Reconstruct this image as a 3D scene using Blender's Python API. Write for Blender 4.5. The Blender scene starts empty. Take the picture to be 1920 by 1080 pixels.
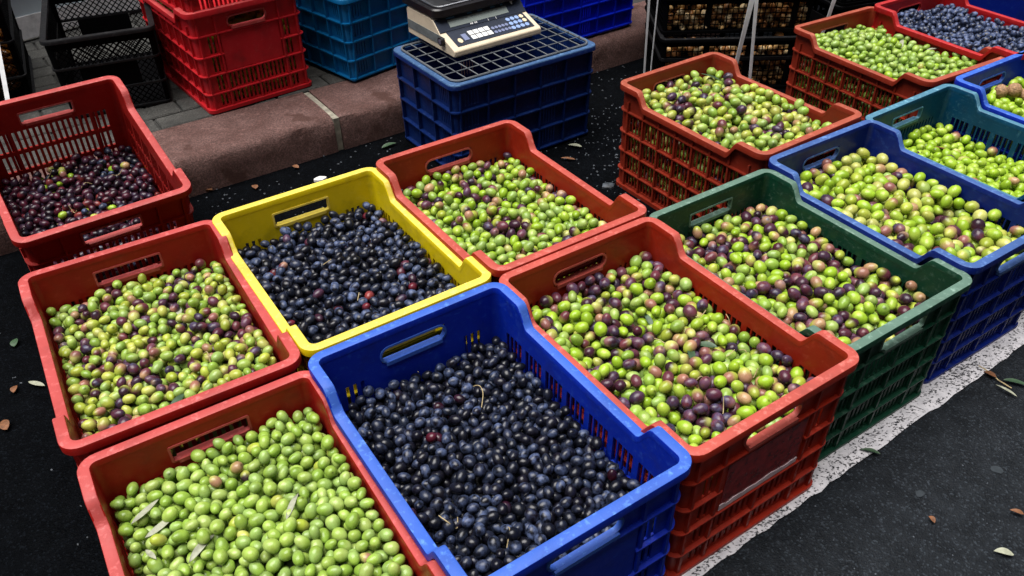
import bpy, math, random
import numpy as np
from mathutils import Matrix, Vector

# ------------------------------------------------------------------ camera, light, exposure
scene = bpy.context.scene
col = scene.collection
PITCH, ROLL, CAMZ, FPX = 0.65960359, -0.01492854, 1.32887, 1526.5
cp, sp, cr_, sr_ = math.cos(PITCH), math.sin(PITCH), math.cos(ROLL), math.sin(ROLL)
FW = Vector((0, cp, -sp)); UP0 = Vector((0, sp, cp)); RT0 = Vector((1, 0, 0))
RT = cr_ * RT0 + sr_ * UP0
UP = -sr_ * RT0 + cr_ * UP0
cam_data = bpy.data.cameras.new('camera')
cam = bpy.data.objects.new('camera', cam_data)
col.objects.link(cam)
M = Matrix.Identity(4)
for r in range(3):
    M[r][0], M[r][1], M[r][2] = RT[r], UP[r], -FW[r]
M[2][3] = CAMZ
cam.matrix_world = M
cam_data.sensor_width = 36
cam_data.lens = 36 * FPX / 1920
cam_data.clip_start = 0.05
cam_data.clip_end = 500
scene.camera = cam

SUN_EL, SUN_AZ = math.radians(76), math.radians(282)     # azimuth measured from +y clockwise
world = bpy.data.worlds.new('World')
scene.world = world
world.use_nodes = True
wn = world.node_tree
wn.nodes.clear()
sky = wn.nodes.new('ShaderNodeTexSky')
sky.sky_type = 'NISHITA'
sky.sun_disc = False
sky.sun_elevation = SUN_EL
sky.sun_rotation = SUN_AZ
sky.air_density = 1.0
sky.dust_density = 3.0
bg = wn.nodes.new('ShaderNodeBackground')
bg.inputs['Strength'].default_value = 0.05
wo = wn.nodes.new('ShaderNodeOutputWorld')
wn.links.new(sky.outputs[0], bg.inputs[0])
wn.links.new(bg.outputs[0], wo.inputs[0])

sun_d = bpy.data.lights.new('sun', 'SUN')
sun_d.energy = 5.0
sun_d.angle = math.radians(60)
sun_d.color = (1.0, 0.97, 0.93)
sun = bpy.data.objects.new('sun', sun_d)
col.objects.link(sun)
sdir = Vector((math.sin(SUN_AZ) * math.cos(SUN_EL), math.cos(SUN_AZ) * math.cos(SUN_EL), math.sin(SUN_EL)))
sun.rotation_euler = sdir.to_track_quat('Z', 'Y').to_euler()
sun.location = (0, 0, 6)

scene.view_settings.view_transform = 'Standard'
scene.view_settings.look = 'None'
scene.view_settings.gamma = 1
scene.view_settings.use_curve_mapping = False
scene.view_settings.exposure = 0.62

rng = random.Random(7)

# ------------------------------------------------------------------ helpers
def lin(*rgb):
    return tuple(((c / 255) / 12.92 if c / 255 <= 0.04045 else ((c / 255 + 0.055) / 1.055) ** 2.4) for c in rgb)

class MB:
    def __init__(s):
        s.v = []; s.f = []
    def add(s, vs, fs):
        b = len(s.v)
        s.v.extend([tuple(p) for p in vs])
        s.f.extend([tuple(b + i for i in f) for f in fs])
        return s
    def box(s, x0, x1, y0, y1, z0, z1, m=None):
        vs = [Vector((x, y, z)) for z in (z0, z1) for (x, y) in ((x0, y0), (x1, y0), (x1, y1), (x0, y1))]
        if m is not None: vs = [m @ p for p in vs]
        return s.add(vs, [(3, 2, 1, 0), (4, 5, 6, 7), (0, 1, 5, 4), (1, 2, 6, 5), (2, 3, 7, 6), (3, 0, 4, 7)])
    def tube(s, pts, r, n=6, closed=False):
        pts = [Vector(p) for p in pts]; N = len(pts)
        rings = []
        for i, p in enumerate(pts):
            a = pts[(i - 1) % N] if (closed or i > 0) else p
            b = pts[(i + 1) % N] if (closed or i < N - 1) else p
            t = (b - a).normalized()
            u = t.cross(Vector((0, 0, 1)))
            if u.length < 1e-3: u = t.cross(Vector((1, 0, 0)))
            u.normalize(); w = t.cross(u)
            rr = r[i] if isinstance(r, (list, tuple)) else r
            rings.append([p + (u * math.cos(q) + w * math.sin(q)) * rr for q in (2 * math.pi * k / n for k in range(n))])
        fs = []
        for i in range(N if closed else N - 1):
            j = (i + 1) % N
            for k in range(n):
                fs.append((i * n + k, i * n + (k + 1) % n, j * n + (k + 1) % n, j * n + k))
        if not closed:
            fs.append(tuple(range(n - 1, -1, -1))); fs.append(tuple((N - 1) * n + k for k in range(n)))
        return s.add([p for rg in rings for p in rg], fs)
    def prism(s, poly, z0, z1, m=None):
        n = len(poly)
        vs = [Vector((x, y, z0)) for x, y in poly] + [Vector((x, y, z1)) for x, y in poly]
        if m is not None: vs = [m @ p for p in vs]
        fs = [tuple(range(n - 1, -1, -1)), tuple(range(n, 2 * n))]
        for i in range(n): fs.append((i, (i + 1) % n, n + (i + 1) % n, n + i))
        return s.add(vs, fs)
    def mesh(s, name, angle=35):
        me = bpy.data.meshes.new(name)
        me.from_pydata(s.v, [], s.f)
        me.update()
        if angle is not None:
            me.polygons.foreach_set('use_smooth', [True] * len(me.polygons))
            me.set_sharp_from_angle(angle=math.radians(angle))
        return me
    def build(s, name, mat, parent=None, angle=35):
        return obj(name, s.mesh(name, angle), mat, parent)

def obj(name, me, mat, parent=None, mat2=None):
    o = bpy.data.objects.new(name, me)
    col.objects.link(o)
    if mat is not None:
        if len(me.materials) == 0: me.materials.append(mat)
        o.material_slots[0].link = 'OBJECT'
        o.material_slots[0].material = mat
        if mat2 is not None and len(o.material_slots) > 1:
            o.material_slots[1].link = 'OBJECT'; o.material_slots[1].material = mat2
    if parent is not None: o.parent = parent
    return o

def tag(o, label=None, cat=None, group=None, kind=None):
    if label: o['label'] = label
    if cat: o['category'] = cat
    if group: o['group'] = group
    if kind: o['kind'] = kind
    return o

def empty(name, loc=(0, 0, 0), rz=0, label=None, cat=None, group=None):
    o = bpy.data.objects.new(name, None)
    o.empty_display_size = 0.05
    col.objects.link(o)
    o.location = loc; o.rotation_euler = (0, 0, rz)
    return tag(o, label, cat, group)

# ------------------------------------------------------------------ materials
def new_mat(name):
    m = bpy.data.materials.new(name); m.use_nodes = True
    nt = m.node_tree
    return m, nt, nt.nodes['Principled BSDF']

def N(nt, kind, **kw):
    n = nt.nodes.new(kind)
    for k, v in kw.items():
        if k in n.inputs: n.inputs[k].default_value = v
        else: setattr(n, k, v)
    return n

def mix(nt, fac, a, b, blend='MIX'):
    n = nt.nodes.new('ShaderNodeMix'); n.data_type = 'RGBA'; n.blend_type = blend
    for sock, val in ((n.inputs[0], fac), (n.inputs[6], a), (n.inputs[7], b)):
        if hasattr(val, 'links'): nt.links.new(val, sock)
        else: sock.default_value = val if not isinstance(val, tuple) or len(val) == 4 else (*val, 1)
    return n.outputs[2]

def ramp(nt, src, p0, p1, c0=0.0, c1=1.0):
    n = nt.nodes.new('ShaderNodeMapRange'); n.clamp = True
    n.inputs['From Min'].default_value = p0; n.inputs['From Max'].default_value = p1
    n.inputs['To Min'].default_value = c0; n.inputs['To Max'].default_value = c1
    nt.links.new(src, n.inputs['Value'])
    return n.outputs[0]

def noise(nt, vec, scale, detail=3.0, rough=0.55):
    n = N(nt, 'ShaderNodeTexNoise', Scale=scale, Detail=detail, Roughness=rough)
    nt.links.new(vec, n.inputs['Vector'])
    return n.outputs['Fac']

def plastic(name, c, worn, dirt=0.5, wear=0.34, rough=0.42, spec=0.3):
    """moulded crate plastic: base colour, pale scuffs, brown grime in patches, fine scratches"""
    m, nt, b = new_mat(name)
    geo = nt.nodes.new('ShaderNodeNewGeometry')
    P = geo.outputs['Position']
    big = noise(nt, P, 9, 4)
    fine = noise(nt, P, 70, 4, 0.65)
    mp = nt.nodes.new('ShaderNodeMapping'); mp.inputs['Scale'].default_value = (60, 60, 340)
    mp.inputs['Rotation'].default_value = (0.5, 0.3, 0.2)
    nt.links.new(P, mp.inputs['Vector'])
    scr = noise(nt, mp.outputs[0], 1.0, 3)
    c1 = mix(nt, ramp(nt, big, 0.35, 0.7), (*c, 1), tuple(x * 0.78 for x in c) + (1,))
    c2 = mix(nt, ramp(nt, fine, 0.56, 0.78, 0, wear), c1, (*worn, 1))
    c3 = mix(nt, ramp(nt, scr, 0.62, 0.75, 0, wear * 0.8), c2, (*worn, 1))
    d = noise(nt, P, 16, 5, 0.6)
    c4 = mix(nt, ramp(nt, d, 0.55, 0.75, 0, dirt), c3, tuple(x * 0.3 + 0.01 for x in c) + (1,))
    nt.links.new(c4, b.inputs['Base Color'])
    nt.links.new(ramp(nt, fine, 0.3, 0.7, rough - 0.07, rough + 0.16), b.inputs['Roughness'])
    b.inputs['Specular IOR Level'].default_value = spec
    bp = N(nt, 'ShaderNodeBump', Strength=0.05, Distance=0.001)
    nt.links.new(fine, bp.inputs['Height']); nt.links.new(bp.outputs[0], b.inputs['Normal'])
    return m

def simple(name, c, rough=0.5, metal=0.0, var=0.15, scale=40, bump=0.0, spec=0.5):
    m, nt, b = new_mat(name)
    geo = nt.nodes.new('ShaderNodeNewGeometry')
    f = noise(nt, geo.outputs['Position'], scale, 4)
    cc = mix(nt, ramp(nt, f, 0.3, 0.7), tuple(x * (1 - var) for x in c) + (1,), tuple(min(1, x * (1 + var)) for x in c) + (1,))
    nt.links.new(cc, b.inputs['Base Color'])
    b.inputs['Roughness'].default_value = rough
    b.inputs['Metallic'].default_value = metal
    b.inputs['Specular IOR Level'].default_value = spec
    if bump:
        bp = N(nt, 'ShaderNodeBump', Strength=bump, Distance=0.004)
        nt.links.new(f, bp.inputs['Height']); nt.links.new(bp.outputs[0], b.inputs['Normal'])
    return m

PL = {}
def crate_mats(key, c, worn, rim_worn_lit, **kw):
    PL[key] = (plastic('plastic_' + key, c, worn, **kw), plastic('worn_lit_rim_' + key, tuple(0.62 * a + 0.38 * b for a, b in zip(c, rim_worn_lit)), tuple(min(0.85, 1.25 * x + 0.03) for x in rim_worn_lit), dirt=0.35, wear=0.6, rough=0.5))  # rim tone: real scuffs plus pale sky light put into the colour
crate_mats('lit_red', (0.56, 0.014, 0.022), (0.62, 0.10, 0.09), (0.70, 0.18, 0.17))  # brighter copy of the red, front light on the back stack put into the colour
crate_mats('red', (0.32, 0.008, 0.005), (0.5, 0.06, 0.045), (0.66, 0.17, 0.165))
crate_mats('orange_red', (0.31, 0.017, 0.005), (0.5, 0.09, 0.04), (0.66, 0.18, 0.15))
crate_mats('rust', (0.25, 0.024, 0.010), (0.4, 0.09, 0.05), (0.50, 0.16, 0.10))
crate_mats('scarlet', (0.34, 0.004, 0.006), (0.5, 0.04, 0.04), (0.58, 0.06, 0.06))
crate_mats('blue', (0.001, 0.020, 0.37), (0.04, 0.15, 0.60), (0.10, 0.27, 0.72))
crate_mats('vivid_blue', (0.002, 0.022, 0.72), (0.03, 0.08, 0.8), (0.06, 0.16, 0.8))
crate_mats('navy', (0.001, 0.012, 0.16), (0.04, 0.11, 0.38), (0.13, 0.27, 0.56))
crate_mats('teal', (0.001, 0.055, 0.13), (0.10, 0.27, 0.36), (0.20, 0.46, 0.58))
crate_mats('sky_teal', (0.001, 0.150, 0.40), (0.06, 0.30, 0.52), (0.08, 0.34, 0.56))
crate_mats('green', (0.004, 0.046, 0.024), (0.17, 0.27, 0.21), (0.26, 0.40, 0.33), wear=0.35)
crate_mats('yellow', (0.78, 0.60, 0.004), (0.78, 0.64, 0.12), (0.84, 0.68, 0.24), dirt=0.5)
crate_mats('black', (0.0025, 0.0025, 0.003), (0.008, 0.008, 0.01), (0.012, 0.012, 0.015), dirt=0.0, wear=0.12, rough=0.6, spec=0.03)
crate_mats('dusty_navy', (0.003, 0.020, 0.125), (0.06, 0.13, 0.32), (0.12, 0.25, 0.42), wear=0.4)

# olive skin: colour and waxy bloom come from each olive's own colour attribute
def olive_material():
    m, nt, b = new_mat('olive_skin')
    at = nt.nodes.new('ShaderNodeAttribute'); at.attribute_name = 'Col'
    geo = nt.nodes.new('ShaderNodeNewGeometry'); P = geo.outputs['Position']
    f = noise(nt, P, 130, 3); g = noise(nt, P, 420, 2)
    c1 = mix(nt, ramp(nt, f, 0.3, 0.7, 0.0, 0.30), at.outputs['Color'], (0, 0, 0, 1), 'MULTIPLY')
    c1 = mix(nt, ramp(nt, f, 0.3, 0.75), at.outputs['Color'], mix(nt, 1.0, at.outputs['Color'], (0.80, 0.76, 0.66, 1), 'MULTIPLY'))
    bl = nt.nodes.new('ShaderNodeMath'); bl.operation = 'MULTIPLY'
    nt.links.new(ramp(nt, noise(nt, P, 85, 4, 0.6), 0.40, 0.66), bl.inputs[0]); nt.links.new(at.outputs['Alpha'], bl.inputs[1])
    c2 = mix(nt, bl.outputs[0], c1, (0.12, 0.17, 0.34, 1))
    nt.links.new(c2, b.inputs['Base Color'])
    nt.links.new(ramp(nt, bl.outputs[0], 0, 0.6, 0.31, 0.55), b.inputs['Roughness'])
    b.inputs['Specular IOR Level'].default_value = 0.45
    bp = N(nt, 'ShaderNodeBump', Strength=0.08, Distance=0.001)
    nt.links.new(g, bp.inputs['Height']); nt.links.new(bp.outputs[0], b.inputs['Normal'])
    return m
OLIVE = olive_material()

def asphalt_material():
    m, nt, b = new_mat('asphalt')
    geo = nt.nodes.new('ShaderNodeNewGeometry'); P = geo.outputs['Position']
    vo = N(nt, 'ShaderNodeTexVoronoi', Scale=260.0); nt.links.new(P, vo.inputs['Vector'])
    sep = nt.nodes.new('ShaderNodeSeparateColor'); nt.links.new(vo.outputs['Color'], sep.inputs[0])
    big = noise(nt, P, 2.2, 5); mid = noise(nt, P, 22, 4); fine = noise(nt, P, 260, 3)
    base = mix(nt, ramp(nt, mid, 0.35, 0.65), (0.0050, 0.0068, 0.0095, 1), (0.0118, 0.0148, 0.0192, 1))
    stones = mix(nt, ramp(nt, sep.outputs[0], 0.80, 1.0, 0, 0.85), base, (0.036, 0.045, 0.056, 1))
    stones = mix(nt, ramp(nt, fine, 0.35, 0.5, 0.7, 0), stones, (0.008, 0.009, 0.010, 1))
    # shade painted into the road colour: bay darkens the ground behind the line
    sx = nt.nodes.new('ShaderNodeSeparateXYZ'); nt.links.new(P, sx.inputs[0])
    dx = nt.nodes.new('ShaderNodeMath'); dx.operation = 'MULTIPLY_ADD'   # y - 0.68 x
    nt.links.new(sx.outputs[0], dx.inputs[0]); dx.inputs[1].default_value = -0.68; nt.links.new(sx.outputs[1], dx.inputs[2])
    bay_shade = ramp(nt, dx.outputs[0], 0.70, 0.74)
    stones = mix(nt, bay_shade, stones, mix(nt, 1.0, stones, (0.14, 0.15, 0.17, 1), 'MULTIPLY'))
    nt.links.new(stones, b.inputs['Base Color'])
    nt.links.new(ramp(nt, bay_shade, 0, 1, 0.16, 0.03), b.inputs['Specular IOR Level'])
    nt.links.new(ramp(nt, big, 0.35, 0.65, 0.55, 0.85), b.inputs['Roughness'])
    bp = N(nt, 'ShaderNodeBump', Strength=0.7, Distance=0.004)
    h = nt.nodes.new('ShaderNodeMath'); h.operation = 'ADD'
    nt.links.new(vo.outputs['Distance'], h.inputs[0]); nt.links.new(fine, h.inputs[1])
    nt.links.new(h.outputs[0], bp.inputs['Height']); nt.links.new(bp.outputs[0], b.inputs['Normal'])
    return m

def line_paint_material():
    m, nt, b = new_mat('road_paint')
    geo = nt.nodes.new('ShaderNodeNewGeometry'); P = geo.outputs['Position']
    mp = nt.nodes.new('ShaderNodeMapping'); mp.inputs['Rotation'].default_value = (0, 0, -0.6); mp.inputs['Scale'].default_value = (1.0, 1.6, 1)
    nt.links.new(P, mp.inputs['Vector'])
    pit = noise(nt, mp.outputs[0], 150, 3, 0.6); patch = noise(nt, P, 14, 3); d = noise(nt, P, 40, 4)
    paint = mix(nt, ramp(nt, d, 0.35, 0.7), (0.70, 0.68, 0.71, 1), (0.50, 0.49, 0.52, 1))
    add = nt.nodes.new('ShaderNodeMath'); add.operation = 'MULTIPLY_ADD'
    nt.links.new(patch, add.inputs[0]); add.inputs[1].default_value = 0.22; nt.links.new(pit, add.inputs[2])
    hole = ramp(nt, add.outputs[0], 0.67, 0.725)
    nt.links.new(mix(nt, hole, paint, (0.018, 0.02, 0.024, 1)), b.inputs['Base Color'])
    b.inputs['Roughness'].default_value = 0.75
    bp = N(nt, 'ShaderNodeBump', Strength=0.8, Distance=0.003, invert=True)
    nt.links.new(hole, bp.inputs['Height']); nt.links.new(bp.outputs[0], b.inputs['Normal'])
    return m

def stone_material(name, c1, c2, stain, scale=14):
    m, nt, b = new_mat(name)
    geo = nt.nodes.new('ShaderNodeNewGeometry'); P = geo.outputs['Position']
    big = noise(nt, P, scale, 5, 0.6); fine = noise(nt, P, 190, 4, 0.7); st = noise(nt, P, 7.5, 4, 0.55)
    c = mix(nt, ramp(nt, big, 0.3, 0.7), (*c1, 1), (*c2, 1))
    mid = noise(nt, P, 52, 5, 0.7)
    c = mix(nt, ramp(nt, fine, 0.40, 0.62, 0.75, 0), c, tuple(x * 0.3 for x in c1) + (1,))
    c = mix(nt, ramp(nt, mid, 0.56, 0.72, 0, 0.6), c, tuple(min(1, x * 1.45) for x in c2) + (1,))
    c = mix(nt, ramp(nt, mid, 0.28, 0.42, 0.6, 0), c, tuple(x * 0.45 for x in c1) + (1,))
    c = mix(nt, ramp(nt, st, 0.585, 0.63, 0, 0.8), c, (*stain, 1))
    nt.links.new(c, b.inputs['Base Color'])
    b.inputs['Roughness'].default_value = 0.8
    bp = N(nt, 'ShaderNodeBump', Strength=0.8, Distance=0.006)
    nt.links.new(fine, bp.inputs['Height']); nt.links.new(bp.outputs[0], b.inputs['Normal'])
    return m

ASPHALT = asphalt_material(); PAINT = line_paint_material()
KERB = stone_material('kerb_stone', (0.120, 0.052, 0.042), (0.215, 0.118, 0.104), (0.055, 0.018, 0.011))
PAVER = stone_material('paver_stone', (0.055, 0.055, 0.05), (0.10, 0.098, 0.09), (0.03, 0.03, 0.028))
MORTAR = simple('joint_mortar', (0.26, 0.24, 0.19), 0.9, var=0.4, bump=0.4)
SOIL = simple('pavement_bed', (0.035, 0.035, 0.033), 0.95, var=0.4, bump=0.5)
DRYLEAF = simple('dry_leaf', (0.29, 0.30, 0.22), 0.6, var=0.25, scale=120)
BROWNLEAF = simple('brown_leaf', (0.16, 0.062, 0.022), 0.7, var=0.4, scale=120)
GREENLEAF = simple('green_leaf', (0.035, 0.075, 0.035), 0.5, var=0.3, scale=120)
STEM = simple('dry_stem', (0.42, 0.33, 0.17), 0.7, var=0.3, scale=200)
PALE = simple('pale_scrap', (0.74, 0.73, 0.72), 0.7, var=0.2)
GUM = simple('old_gum', (0.028, 0.034, 0.040), 0.9, var=0.3, spec=0.15)
PEBBLE = simple('pebble', (0.045, 0.054, 0.066), 0.6, var=0.9, scale=60)
WALNUT = simple('walnut_shell', (0.30, 0.17, 0.085), 0.65, var=0.45, scale=160, bump=0.8)
CREAM = simple('cream_plastic', (0.72, 0.61, 0.45), 0.45, var=0.08)
DARKPANEL = simple('dark_panel', (0.022, 0.028, 0.045), 0.3, var=0.1)
LCD = simple('grey_display', (0.26, 0.30, 0.28), 0.25, var=0.05)
KEYBLUE = simple('blue_key', (0.24, 0.35, 0.62), 0.5, var=0.05)
KEYGREY = simple('slate_key', (0.16, 0.19, 0.32), 0.5, var=0.05)
KEYWHITE = simple('white_key', (0.78, 0.78, 0.76), 0.5, var=0.05)
KEYTAN = simple('tan_key', (0.72, 0.60, 0.40), 0.5, var=0.05)
MARK = simple('panel_print', (0.08, 0.24, 0.42), 0.5, var=0.05)
STICKER = simple('grey_sticker', (0.16, 0.18, 0.18), 0.4, var=0.25)
BLACKPL = simple('black_plastic', (0.012, 0.011, 0.013), 0.35, var=0.2)
STEEL = simple('stainless_steel', (0.62, 0.64, 0.68), 0.28, metal=1.0, var=0.06)
WIRE = simple('grey_wire', (0.22, 0.24, 0.26), 0.45, metal=0.6, var=0.25)
WHITESTRAP = simple('white_strap', (0.86, 0.88, 0.90), 0.6, var=0.1)
LABEL = simple('clear_tape', (0.20, 0.012, 0.014), 0.22, var=0.5, scale=70, spec=0.4)
TAPE = simple('white_tape', (0.66, 0.52, 0.56), 0.35, var=0.2)
PALEBOARD = simple('pale_board', (0.62, 0.72, 0.76), 0.5, var=0.12, scale=6)
ORANGEBIT = simple('orange_peel', (0.55, 0.26, 0.05), 0.6, var=0.4)

# ------------------------------------------------------------------ ground
mb = MB(); mb.add([(-60, -60, 0), (60, -60, 0), (60, 60, 0), (-60, 60, 0)], [(0, 1, 2, 3)])
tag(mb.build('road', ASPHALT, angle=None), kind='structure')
dvec = Vector((math.cos(math.atan(0.68)), math.sin(math.atan(0.68)), 0)); nvec = Vector((-dvec.y, dvec.x, 0))
mb = MB()
o0 = Vector((0.75, 1.1275, 0.004))
K = 260
pts = []
r2 = random.Random(3)
for i in range(K + 1):
    t = -3 + 8 * i / K
    pts.append(o0 + dvec * t + nvec * r2.uniform(-0.003, 0.003)); pts.append(o0 + dvec * t + nvec * (0.105 + r2.uniform(-0.003, 0.003)))
mb.add(pts, [(2 * i, 2 * i + 2, 2 * i + 3, 2 * i + 1) for i in range(K)])
tag(mb.build('painted_line', PAINT, angle=None), kind='structure')

# kerb: stones laid end to end, mortar between, pavers behind
ang = math.atan(0.68)
KO = Vector((-0.575, 2.494, 0))                       # a point on the foot of the kerb, at a joint
KM = Matrix.Translation(KO) @ Matrix.Rotation(ang, 4, 'Z')
kerb = empty('kerb', KO, ang); tag(kerb, kind='structure')
KH, KD = 0.122, 0.26
def kerb_stone_mesh(L, seed):
    r = random.Random(seed); mb = MB()
    prof = [(0.0, 0.0), (0.004, 0.06), (0.008, KH - 0.022), (0.015, KH - 0.008), (0.030, KH - 0.001), (0.15, KH + 0.002), (KD, KH), (KD, 0)]
    n = 26; vs = []
    for i in range(n + 1):
        x = L * i / n
        for k, (y, z) in enumerate(prof):
            j = 0.0035 if 0 < k < 6 else 0
            vs.append((x + (r.uniform(-.002, .002) if i in (0, n) else 0), y + r.uniform(-j, j) * (1.6 if k in (2, 3) else 1), z + r.uniform(-j, j) * 0.6))
    m = len(prof); fs = []
    for i in range(n):
        for k in range(m): fs.append((i * m + k, (i + 1) * m + k, (i + 1) * m + (k + 1) % m, i * m + (k + 1) % m))
    fs.append(tuple(range(m))); fs.append(tuple(n * m + k for k in range(m - 1, -1, -1)))
    return mb.add(vs, fs).mesh('kerb_stone', 50)
for i in range(-2, 4):
    o = obj('kerb_stone', kerb_stone_mesh(0.977, i + 20), KERB, kerb); o.location = (i * 1.0 + 0.0115, 0, 0)
mb = MB()
for i in range(-1, 4): mb.box(i - 0.0105, i + 0.0105, 0.007, KD - 0.003, 0.0, KH - 0.004)
mb.build('mortar_joint', MORTAR, kerb)

pave = empty('pavement', KO, ang); tag(pave, kind='structure')
mb = MB(); mb.box(-12, 14, KD + 0.002, 14, -0.02, KH - 0.012)
mb.build('paving_bed', SOIL, pave)
def paver_mesh(seed):
    r = random.Random(seed); mb = MB(); h = [KH - 0.001 + r.uniform(-.0015, .0015) for _ in range(4)]
    a, b, c = 0.0965, 0.0465, 0.004
    q = [(-1, -1), (1, -1), (1, 1), (-1, 1)]
    vs = [(sx * a, sy * b, KH - 0.05) for sx, sy in q] + [(sx * a, sy * b, hh - c) for (sx, sy), hh in zip(q, h)] + [(sx * (a - c), sy * (b - c), hh) for (sx, sy), hh in zip(q, h)]
    fs = [(8, 9, 10, 11)]
    for lo in (0, 4):
        for k in range(4): fs.append((lo + k, lo + (k + 1) % 4, lo + 4 + (k + 1) % 4, lo + 4 + k))
    return mb.add(vs, fs).mesh('paver', 30)
pvs = [paver_mesh(i) for i in range(6)]
for row in range(17):
    for c in range(-10, 8):
        o = obj('paver', pvs[rng.randrange(6)], PAVER, pave)
        o.location = (c * 0.2 + (0.1 if row % 2 else 0), KD + 0.055 + row * 0.1, 0)

# ------------------------------------------------------------------ crates
SEC = bpy.data.materials.new('plastic_plain')
def rim_mesh(mb, angle=40):
    me = mb.mesh('rim', angle)
    me.materials.append(SEC); me.materials.append(SEC)
    for p in me.polygons:
        if p.normal.z > 0.5: p.material_index = 1  # upward faces take the rim tone with its painted sky light
    return me
def part(nm, me, key, w, root):
    o = obj(nm, me, PL[key][0] if nm == 'rim' else PL[key][w], root, PL[key][1])
    if nm in ('upright', 'lattice_wall'): o['kind'] = 'stuff'
    return o
class Shell:
    """rounded-rectangle crate wall, unrolled: side k (0 near end, 1 right, 2 far end, 3 left), u along it, off inward from the rim's outer edge"""
    def __init__(s, w, l, H, rc=0.032, draft=0.005, dip=0.04, dip0=0.088, dip1=0.122):
        s.hw, s.hl, s.H, s.rc, s.draft, s.dip, s.d0, s.d1 = w / 2, l / 2, H, rc, draft, dip, dip0, dip1
    def half(s, k): return (s.hw if k % 2 == 0 else s.hl) - s.rc
    def side(s, k, u, z, off):
        o = off + s.draft * (1 - z / s.H)
        if k == 0: return (u, -s.hl + o, z)
        if k == 1: return (s.hw - o, u, z)
        if k == 2: return (u, s.hl - o, z)
        return (-s.hw + o, u, z)
    def corner(s, k, a, z, off):
        o = off + s.draft * (1 - z / s.H)
        cx = (s.hw - s.rc) * (1 if k in (0, 1) else -1); cy = (s.hl - s.rc) * (-1 if k in (0, 3) else 1)
        t = math.radians({0: -90, 1: 0, 2: 90, 3: 180}[k] + a)
        return (cx + math.cos(t) * (s.rc - o), cy + math.sin(t) * (s.rc - o), z)
    def top(s, k, u):
        if k % 2 == 0 or s.dip == 0: return s.H
        d = s.hl - abs(u)
        t = min(1, max(0, (d - s.d0) / (s.d1 - s.d0)))
        return s.H - s.dip * (t * t * (3 - 2 * t))
    def stations(s):
        out = []
        for k in range(4):
            h = s.half(k); us = [-h, h]
            if k % 2 and s.dip:
                e = [s.hl - s.d0 + (s.d0 - s.d1) * t for t in (0, .15, .35, .65, .85, 1)]
                us = [-h] + [-x for x in e] + [-0.08, 0.08] + e[::-1] + [h]
            else: us = [-h, -h / 2, 0, h / 2, h]
            if k in (2, 3): us = us[::-1]
            for u in us: out.append(('s', k, u, s.top(k, u)))
            for a in (15, 30, 45, 60, 75): out.append(('c', k, a, s.H))
        return out
    def pt(s, st, z, off): return (s.side if st[0] == 's' else s.corner)(st[1], st[2], z, off)
    def sweep(s, prof, absolute=None, stations=None, closed=True):
        st = stations or s.stations(); mb = MB(); n = len(prof); vs = []
        for q in st:
            base = q[3] if absolute is None else absolute
            for off, dz in prof: vs.append(s.pt(q, base + dz, off))
        fs = []; Ns = len(st)
        for i in range(Ns if closed else Ns - 1):
            j = (i + 1) % Ns
            for k in range(n): fs.append((i * n + k, i * n + (k + 1) % n, j * n + (k + 1) % n, j * n + k))
        return mb.add(vs, fs)
    def wall(s, k, us, zs, solid, oi, oo, fn=None, topz=True):
        """cells of a side (or corner) wall with through holes"""
        fn = fn or s.side; mb = MB(); idx = {}
        nu, nz = len(us), len(zs)
        def vid(i, j, o):
            key = (i, j, o)
            if key not in idx:
                z = zs[j]
                if j == nz - 1 and topz and fn == s.side: z = s.top(k, us[i]) - 0.004
                idx[key] = len(mb.v); mb.v.append(fn(k, us[i], z, oi if o == 0 else oo))
            return idx[key]
        S = lambda i, j: 0 <= i < nu - 1 and 0 <= j < nz - 1 and solid(i, j)
        for i in range(nu - 1):
            for j in range(nz - 1):
                if not S(i, j): continue
                for o in (0, 1): mb.f.append((vid(i, j, o), vid(i + 1, j, o), vid(i + 1, j + 1, o), vid(i, j + 1, o)))
                for (di, dj, a, b) in ((-1, 0, (i, j), (i, j + 1)), (1, 0, (i + 1, j), (i + 1, j + 1)), (0, -1, (i, j), (i + 1, j)), (0, 1, (i, j + 1), (i + 1, j + 1))):
                    if not S(i + di, j + dj): mb.f.append((vid(*a, 0), vid(*b, 0), vid(*b, 1), vid(*a, 1)))
        return mb

def cuts(intervals, lo, hi, extra=()):
    xs = {round(lo, 5), round(hi, 5)} | {round(e, 5) for e in extra}
    for a, b in intervals: xs |= {round(a, 5), round(b, 5)}
    return sorted(xs)

def inside(a, b, iv): 
    m = (a + b) / 2
    return any(p < m < q for p, q in iv)

W0, L0, H0 = 0.400, 0.555, 0.340
RIBZ = (0.064, 0.127, 0.190, 0.259)
ROWS = [(0.018, 0.058), (0.070, 0.121), (0.133, 0.184), (0.196, 0.253)]

def dip_extra(sh):
    e = [sh.hl - sh.d0 + (sh.d0 - sh.d1) * t for t in (0, .15, .35, .65, .85, 1)]
    return [x for x in e] + [-x for x in e]

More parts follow.
